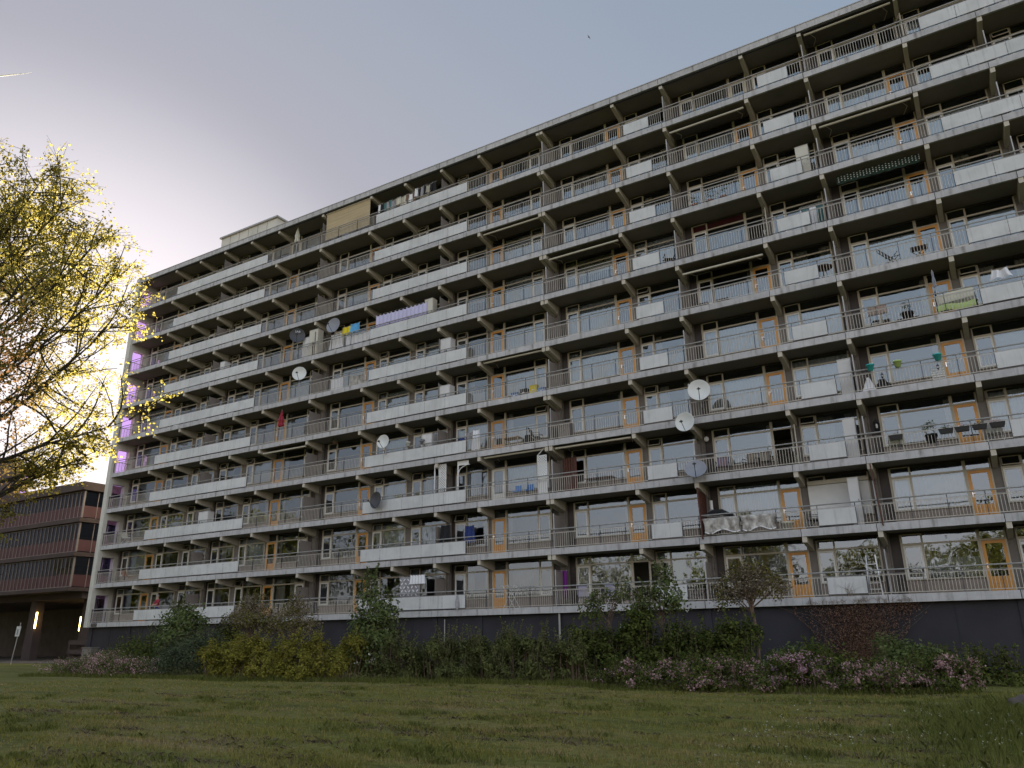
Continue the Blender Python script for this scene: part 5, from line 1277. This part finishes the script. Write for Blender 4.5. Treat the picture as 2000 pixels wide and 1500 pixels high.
cabinet('tall beige cabinet beside the divider of the ninth gallery, right of centre',-3.9,.6,8,.6,.5,1.75,M['locker'],1)
# crates, baskets, bags
t = thing('laundry_basket', 'white slatted laundry basket on the fourth gallery before the ochre door', 'basket', (-.02,.5,ZF(4))); q = MB()
for i in range(6): z = .03+i*.1; q.box(-.24,.24,-.17,-.155,z,z+.055); q.box(-.24,.24,.155,.17,z,z+.055); q.box(-.24,-.225,-.154,.154,z,z+.055); q.box(.225,.24,-.154,.154,z,z+.055)
for a in (-.235,0,.22): q.box(a,a+.015,-.186,-.171,.0,.62)
q.build('body', M['white'], t)
for (x, k, lb) in ((-8.5,6,'left'),(-9.55,6,'right')):
    t = thing('crate', 'low black plastic crate on the sixth gallery floor, '+('right' if lb == 'left' else 'left')+' of two', 'crate', (x,.5,ZF(k)), 0, 'black crates on the sixth gallery'); q = MB()
    for i in range(3): z = .02+.1*i; q.box(-.3,.3,-.2,-.18,z,z+.07); q.box(-.3,.3,.18,.2,z,z+.07); q.box(-.3,-.28,-.179,.179,z,z+.07); q.box(.28,.3,-.179,.179,z,z+.07)
    for i in range(6): q.box(-.29+i*.112,-.27+i*.112,-.216,-.201,0,.32)
    q.build('body', M['black'], t)
def bag(label, x, y, k, r_, h, m):
    t = MB(); 
    t.grid(lambda u, v: ((r_*(1+.18*math.sin(u*18.8+v*4))*(math.sin(min(1,v*1.15+.12)*2.7)*.9+.14))*math.cos(6.283*u), (r_*.8*(1+.15*math.sin(u*12.5+1))*(math.sin(min(1,v*1.15+.12)*2.7)*.9+.14))*math.sin(6.283*u), h*v), 24, 10)
    tag(t.build('bag', m, None, (x,y,ZF(k)), True), label, 'bag')
bag('black bag lying behind the fourth gallery railing near the white pyramid shape',-2.15,.5,4,.28,.55,M['cloth_k'])
bag('grey covered grill shape on the second gallery right of the ochre door',-5.6+.35,.5,2,.3,.8,M['cloth_g'])
bag('dark covered heap behind the railing of the fourth gallery, right of the pale table',-19.7,.45,4,.35,.6,M['cloth_k'])
bag('grey cloth bag tied to the lowest gallery rail above its last white panel',-23.95,-.08,1,.10,.75,M['cloth_g'])
bag('stuffed black bag on the lowest gallery right of the bicycle',-9.95,.55,1,.4,.8,M['cloth_k'])
# white pyramid, mosaic table, grill stand, green lounge seat, lamp box, dog
t = MB(); t.add([(-.3,-.25,0),(.3,-.25,0),(.3,.25,0),(-.3,.25,0),(-.05,-.03,.72),(.05,-.03,.72),(.05,.03,.72),(-.05,.03,.72)],[(0,3,2,1),(4,5,6,7),(0,1,5,4),(1,2,6,5),(2,3,7,6),(3,0,4,7)])
tag(t.build('folded_tent', M['cloth_w'], None, (-2.68,.45,ZF(4))), 'small white pyramid shaped cloth tent on the fourth gallery floor', 'tent')
t = thing('mosaic_board', 'square dark mosaic topped table tilted behind the fifth gallery railing', 'table', (-1.86,.5,ZF(5))); q = MB(); q.obox((0,0,.92),(.38,0,0),(0,.09,.22),(0,.02,-.01),M['mosaic'])
q.build('table_top', M['mosaic'], t)
for a in (-.3,.3): q = MB(); q.tube([(a,.1,.9),(a*1.1,.25,0)], .014, 5); q.build('leg', M['black'], t); q = MB(); q.tube([(a,-.1,.74),(a*1.1,-.2,0)], .014, 5); q.build('leg', M['black'], t)
t = thing('side_table', 'low pale wooden box seat on the fifth gallery floor under the window', 'table', (-1.75,.7,ZF(5))); q = MB(); q.box(-.3,.3,-.2,.2,.25,.29); q.box(-.28,-.22,-.18,.18,0,.249); q.box(.22,.28,-.18,.18,0,.249); q.build('body', M['woodlt'], t)
t = thing('plant_stand', 'dark low stand carrying the sparse tall plant on the fifth gallery', 'stand', (-.72,.5,ZF(5))); q = MB(); q.box(-.42,.42,-.2,.2,.22,.26); q.build('top', M['black'], t)
for a in (-.36,.36): q = MB(); q.box(a-.03,a+.03,-.18,.18,0,.219); q.build('leg', M['black'], t)
t = thing('lounge_seat', 'garden swing seat with lime green cushion and beige back on the fifth gallery, far right', 'seat', (1.15,.5,ZF(5))); q = MB()
q.grid(lambda u, v: (-.75+1.5*u, -.3+.5*v, .42+.05*math.sin(u*9)-.06*math.sin(v*3)), 16, 5, M['lime']); q.grid(lambda u, v: (-.72+1.4*u, -.32-.02*math.sin(v*3), .18+.26*v+.04*math.sin(u*7)), 16, 3, M['lime']); q.build('cushion', M['lime'], t)
q = MB(); q.grid(lambda u, v: (-.7+1.4*u, .22+.1*v, .45+.5*v), 10, 4); q.grid(lambda u, v: (-.7+1.4*u, -.02-.0*v, .62+.42*v+.12*u), 10, 3); q.build('backrest', M['cream'], t)
q = MB()
for a in (-.72,.72): q.tube([(a,-.3,0),(a,-.25,.42),(a,.3,.98)], .02, 6); q.tube([(a,.35,0),(a,.15,.45)], .02, 6)
q.build('frame', M['black'], t)
t = thing('wall_lamp', 'white cylindrical outdoor lamp on the dark panel of the second gallery', 'lamp', (-10.22,.95,ZF(2)+1.35)); q = MB(); q.lathe([(0,0),(.075,0),(.075,.42),(0,.42)], (0,0,0), 12); q.build('shade', M['white'], t); q = MB(); q.box(-.09,.09,-.05,.2,-.06,-.003); q.build('bracket', M['dishg'], t)
t = thing('wall_lamp', 'round white ball lamp high on the dark panel of the third gallery', 'lamp', (-10.25,1.30,ZF(3)+2.02)); q = MB(); q.lathe([(.02,-.13),(.09,-.09),(.125,0),(.09,.09),(.02,.13)], (0,0,0), 12, None, None, True); q.build('globe', M['white'], t, None, True); q = MB(); q.box(-.05,.05,.08,.13,-.05,.05); q.build('base', M['dishg'], t)
# toppled dark parasol on the second gallery
t = thing('parasol', 'dark closed parasol lying slanted on the second gallery above the floral duvets', 'parasol', (-9.75,.5,ZF(2)+1.0)); q = MB(); q.tube([(-.7,0,.06),(-.3,0,.14),(.1,0,.12),(.6,0,-.06)], [.03,.12,.15,.05], 9); q.build('canopy', M['cloth_k'], t); q = MB(); q.tube([(-.9,0,.02),(.75,0,-.12)], .02, 6); q.build('pole', M['handrail'], t)
# toys and boxes along the fifth gallery
for i, (x, m, lb) in enumerate(((-20.5,M['blue'],'blue toy box'),(-19.9,M['cloth_k'],'black toy box'),(-19.3,M['cloth_y'],'yellow toy box'),(-18.8,M['blue'],'blue upright toy'))):
    t = thing('toy', lb+' in the row on the fifth gallery floor before the blue lit window', 'toy', (x,.5,ZF(5)), 0, 'toys along the fifth gallery'); q = MB(); w_ = .22; hh = .3+.12*(i%3)
    q.box(-w_,w_,-.15,.15,.0,hh); q.box(-w_-.02,w_+.02,-.17,.17,hh+.002,hh+.04); q.build('body', m, t)
    q = MB(); q.box(-.06,.06,-.172,-.152,hh*.5,hh*.5+.06); q.build('handle', M['white'], t)
# person in red on the lowest gallery
pr = thing('person', 'person in a red shirt leaning at the lowest gallery rail, far left', 'person', (-50.0,.50,ZF(1)), R(-12))
me = bpy.data.meshes.new('body')
J = [(0,0,.95,.15,.11),(0,.02,1.18,.15,.11),(0,.0,1.38,.17,.11),(0,-.02,1.50,.06,.06),(0,-.04,1.62,.085,.10),(0,-.04,1.72,.07,.08),
     (-.19,-.02,1.40,.06,.06),(-.27,-.12,1.15,.045,.045),(-.20,-.38,1.06,.035,.035),(-.17,-.46,1.05,.03,.02),
     (.19,-.02,1.40,.06,.06),(.27,-.12,1.15,.045,.045),(.20,-.38,1.06,.035,.035),(.17,-.46,1.05,.03,.02),
     (-.10,0,.88,.09,.09),(-.11,.0,.48,.062,.065),(-.11,.02,.09,.042,.045),(-.11,-.14,.03,.04,.03),
     (.10,0,.88,.09,.09),(.11,.0,.48,.062,.065),(.11,.02,.09,.042,.045),(.11,-.14,.03,.04,.03)]
ED = [(0,1),(1,2),(2,3),(3,4),(4,5),(2,6),(6,7),(7,8),(8,9),(2,10),(10,11),(11,12),(12,13),(0,14),(14,15),(15,16),(16,17),(0,18),(18,19),(19,20),(20,21)]
me.from_pydata([j[:3] for j in J], ED, []); bo = bpy.data.objects.new('body', me); S.collection.objects.link(bo); bo.parent = pr
sk = bo.modifiers.new('skin','SKIN'); sv = me.skin_vertices[0].data
for i, j in enumerate(J): sv[i].radius = (j[3], j[4]); sv[i].use_root = (i == 0)
sb = bo.modifiers.new('sub','SUBSURF'); sb.levels = 2; sb.render_levels = 2; me.materials.append(M['skin'])
q = MB(); q.lathe([(.15,.92),(.165,1.05),(.165,1.25),(.20,1.38),(.12,1.47),(.065,1.50)], (0,0,0), 16, None, Matrix(((1.05,0,0),(0,.78,0),(0,0,1))))
for s in (-1,1): q.tube([(.17*s,-.01,1.41),(.24*s,-.07,1.27),(.275*s,-.12,1.15)], [.078,.068,.06], 10)
q.build('shirt', M['cloth_r'], pr, None, True)
q = MB(); q.lathe([(.16,.96),(.165,.86),(.11,.80)], (0,0,0), 14, None, Matrix(((1.05,0,0),(0,.8,0),(0,0,1))))
for s in (-1,1): q.tube([(.10*s,0,.90),(.11*s,0,.48),(.11*s,.02,.10)], [.105,.078,.062], 10)
q.build('trousers', M['cloth_b'], pr, None, True)
q = MB(); q.grid(lambda u, v: (.098*math.cos(6.283*u)*math.cos(v*1.5), -.03+.115*math.sin(6.283*u)*math.cos(v*1.5), 1.66+.13*math.sin(v*1.5)), 16, 6); q.build('hair', M['hairgrey'], pr, None, True)
# vapour trail
vt = MB(); vt.tube([(-5034.88,1200.43,3022.32),(-4825.09,1490.22,3225.5),(-4676.57,1684.61,3344.39),(-4577.33,1810.18,3414.09)], [9,8,5,1], 8)
tag(vt.build('vapour_trail', M['white']), 'thin white vapour trail high in the sky at the left edge', 'vapour trail')
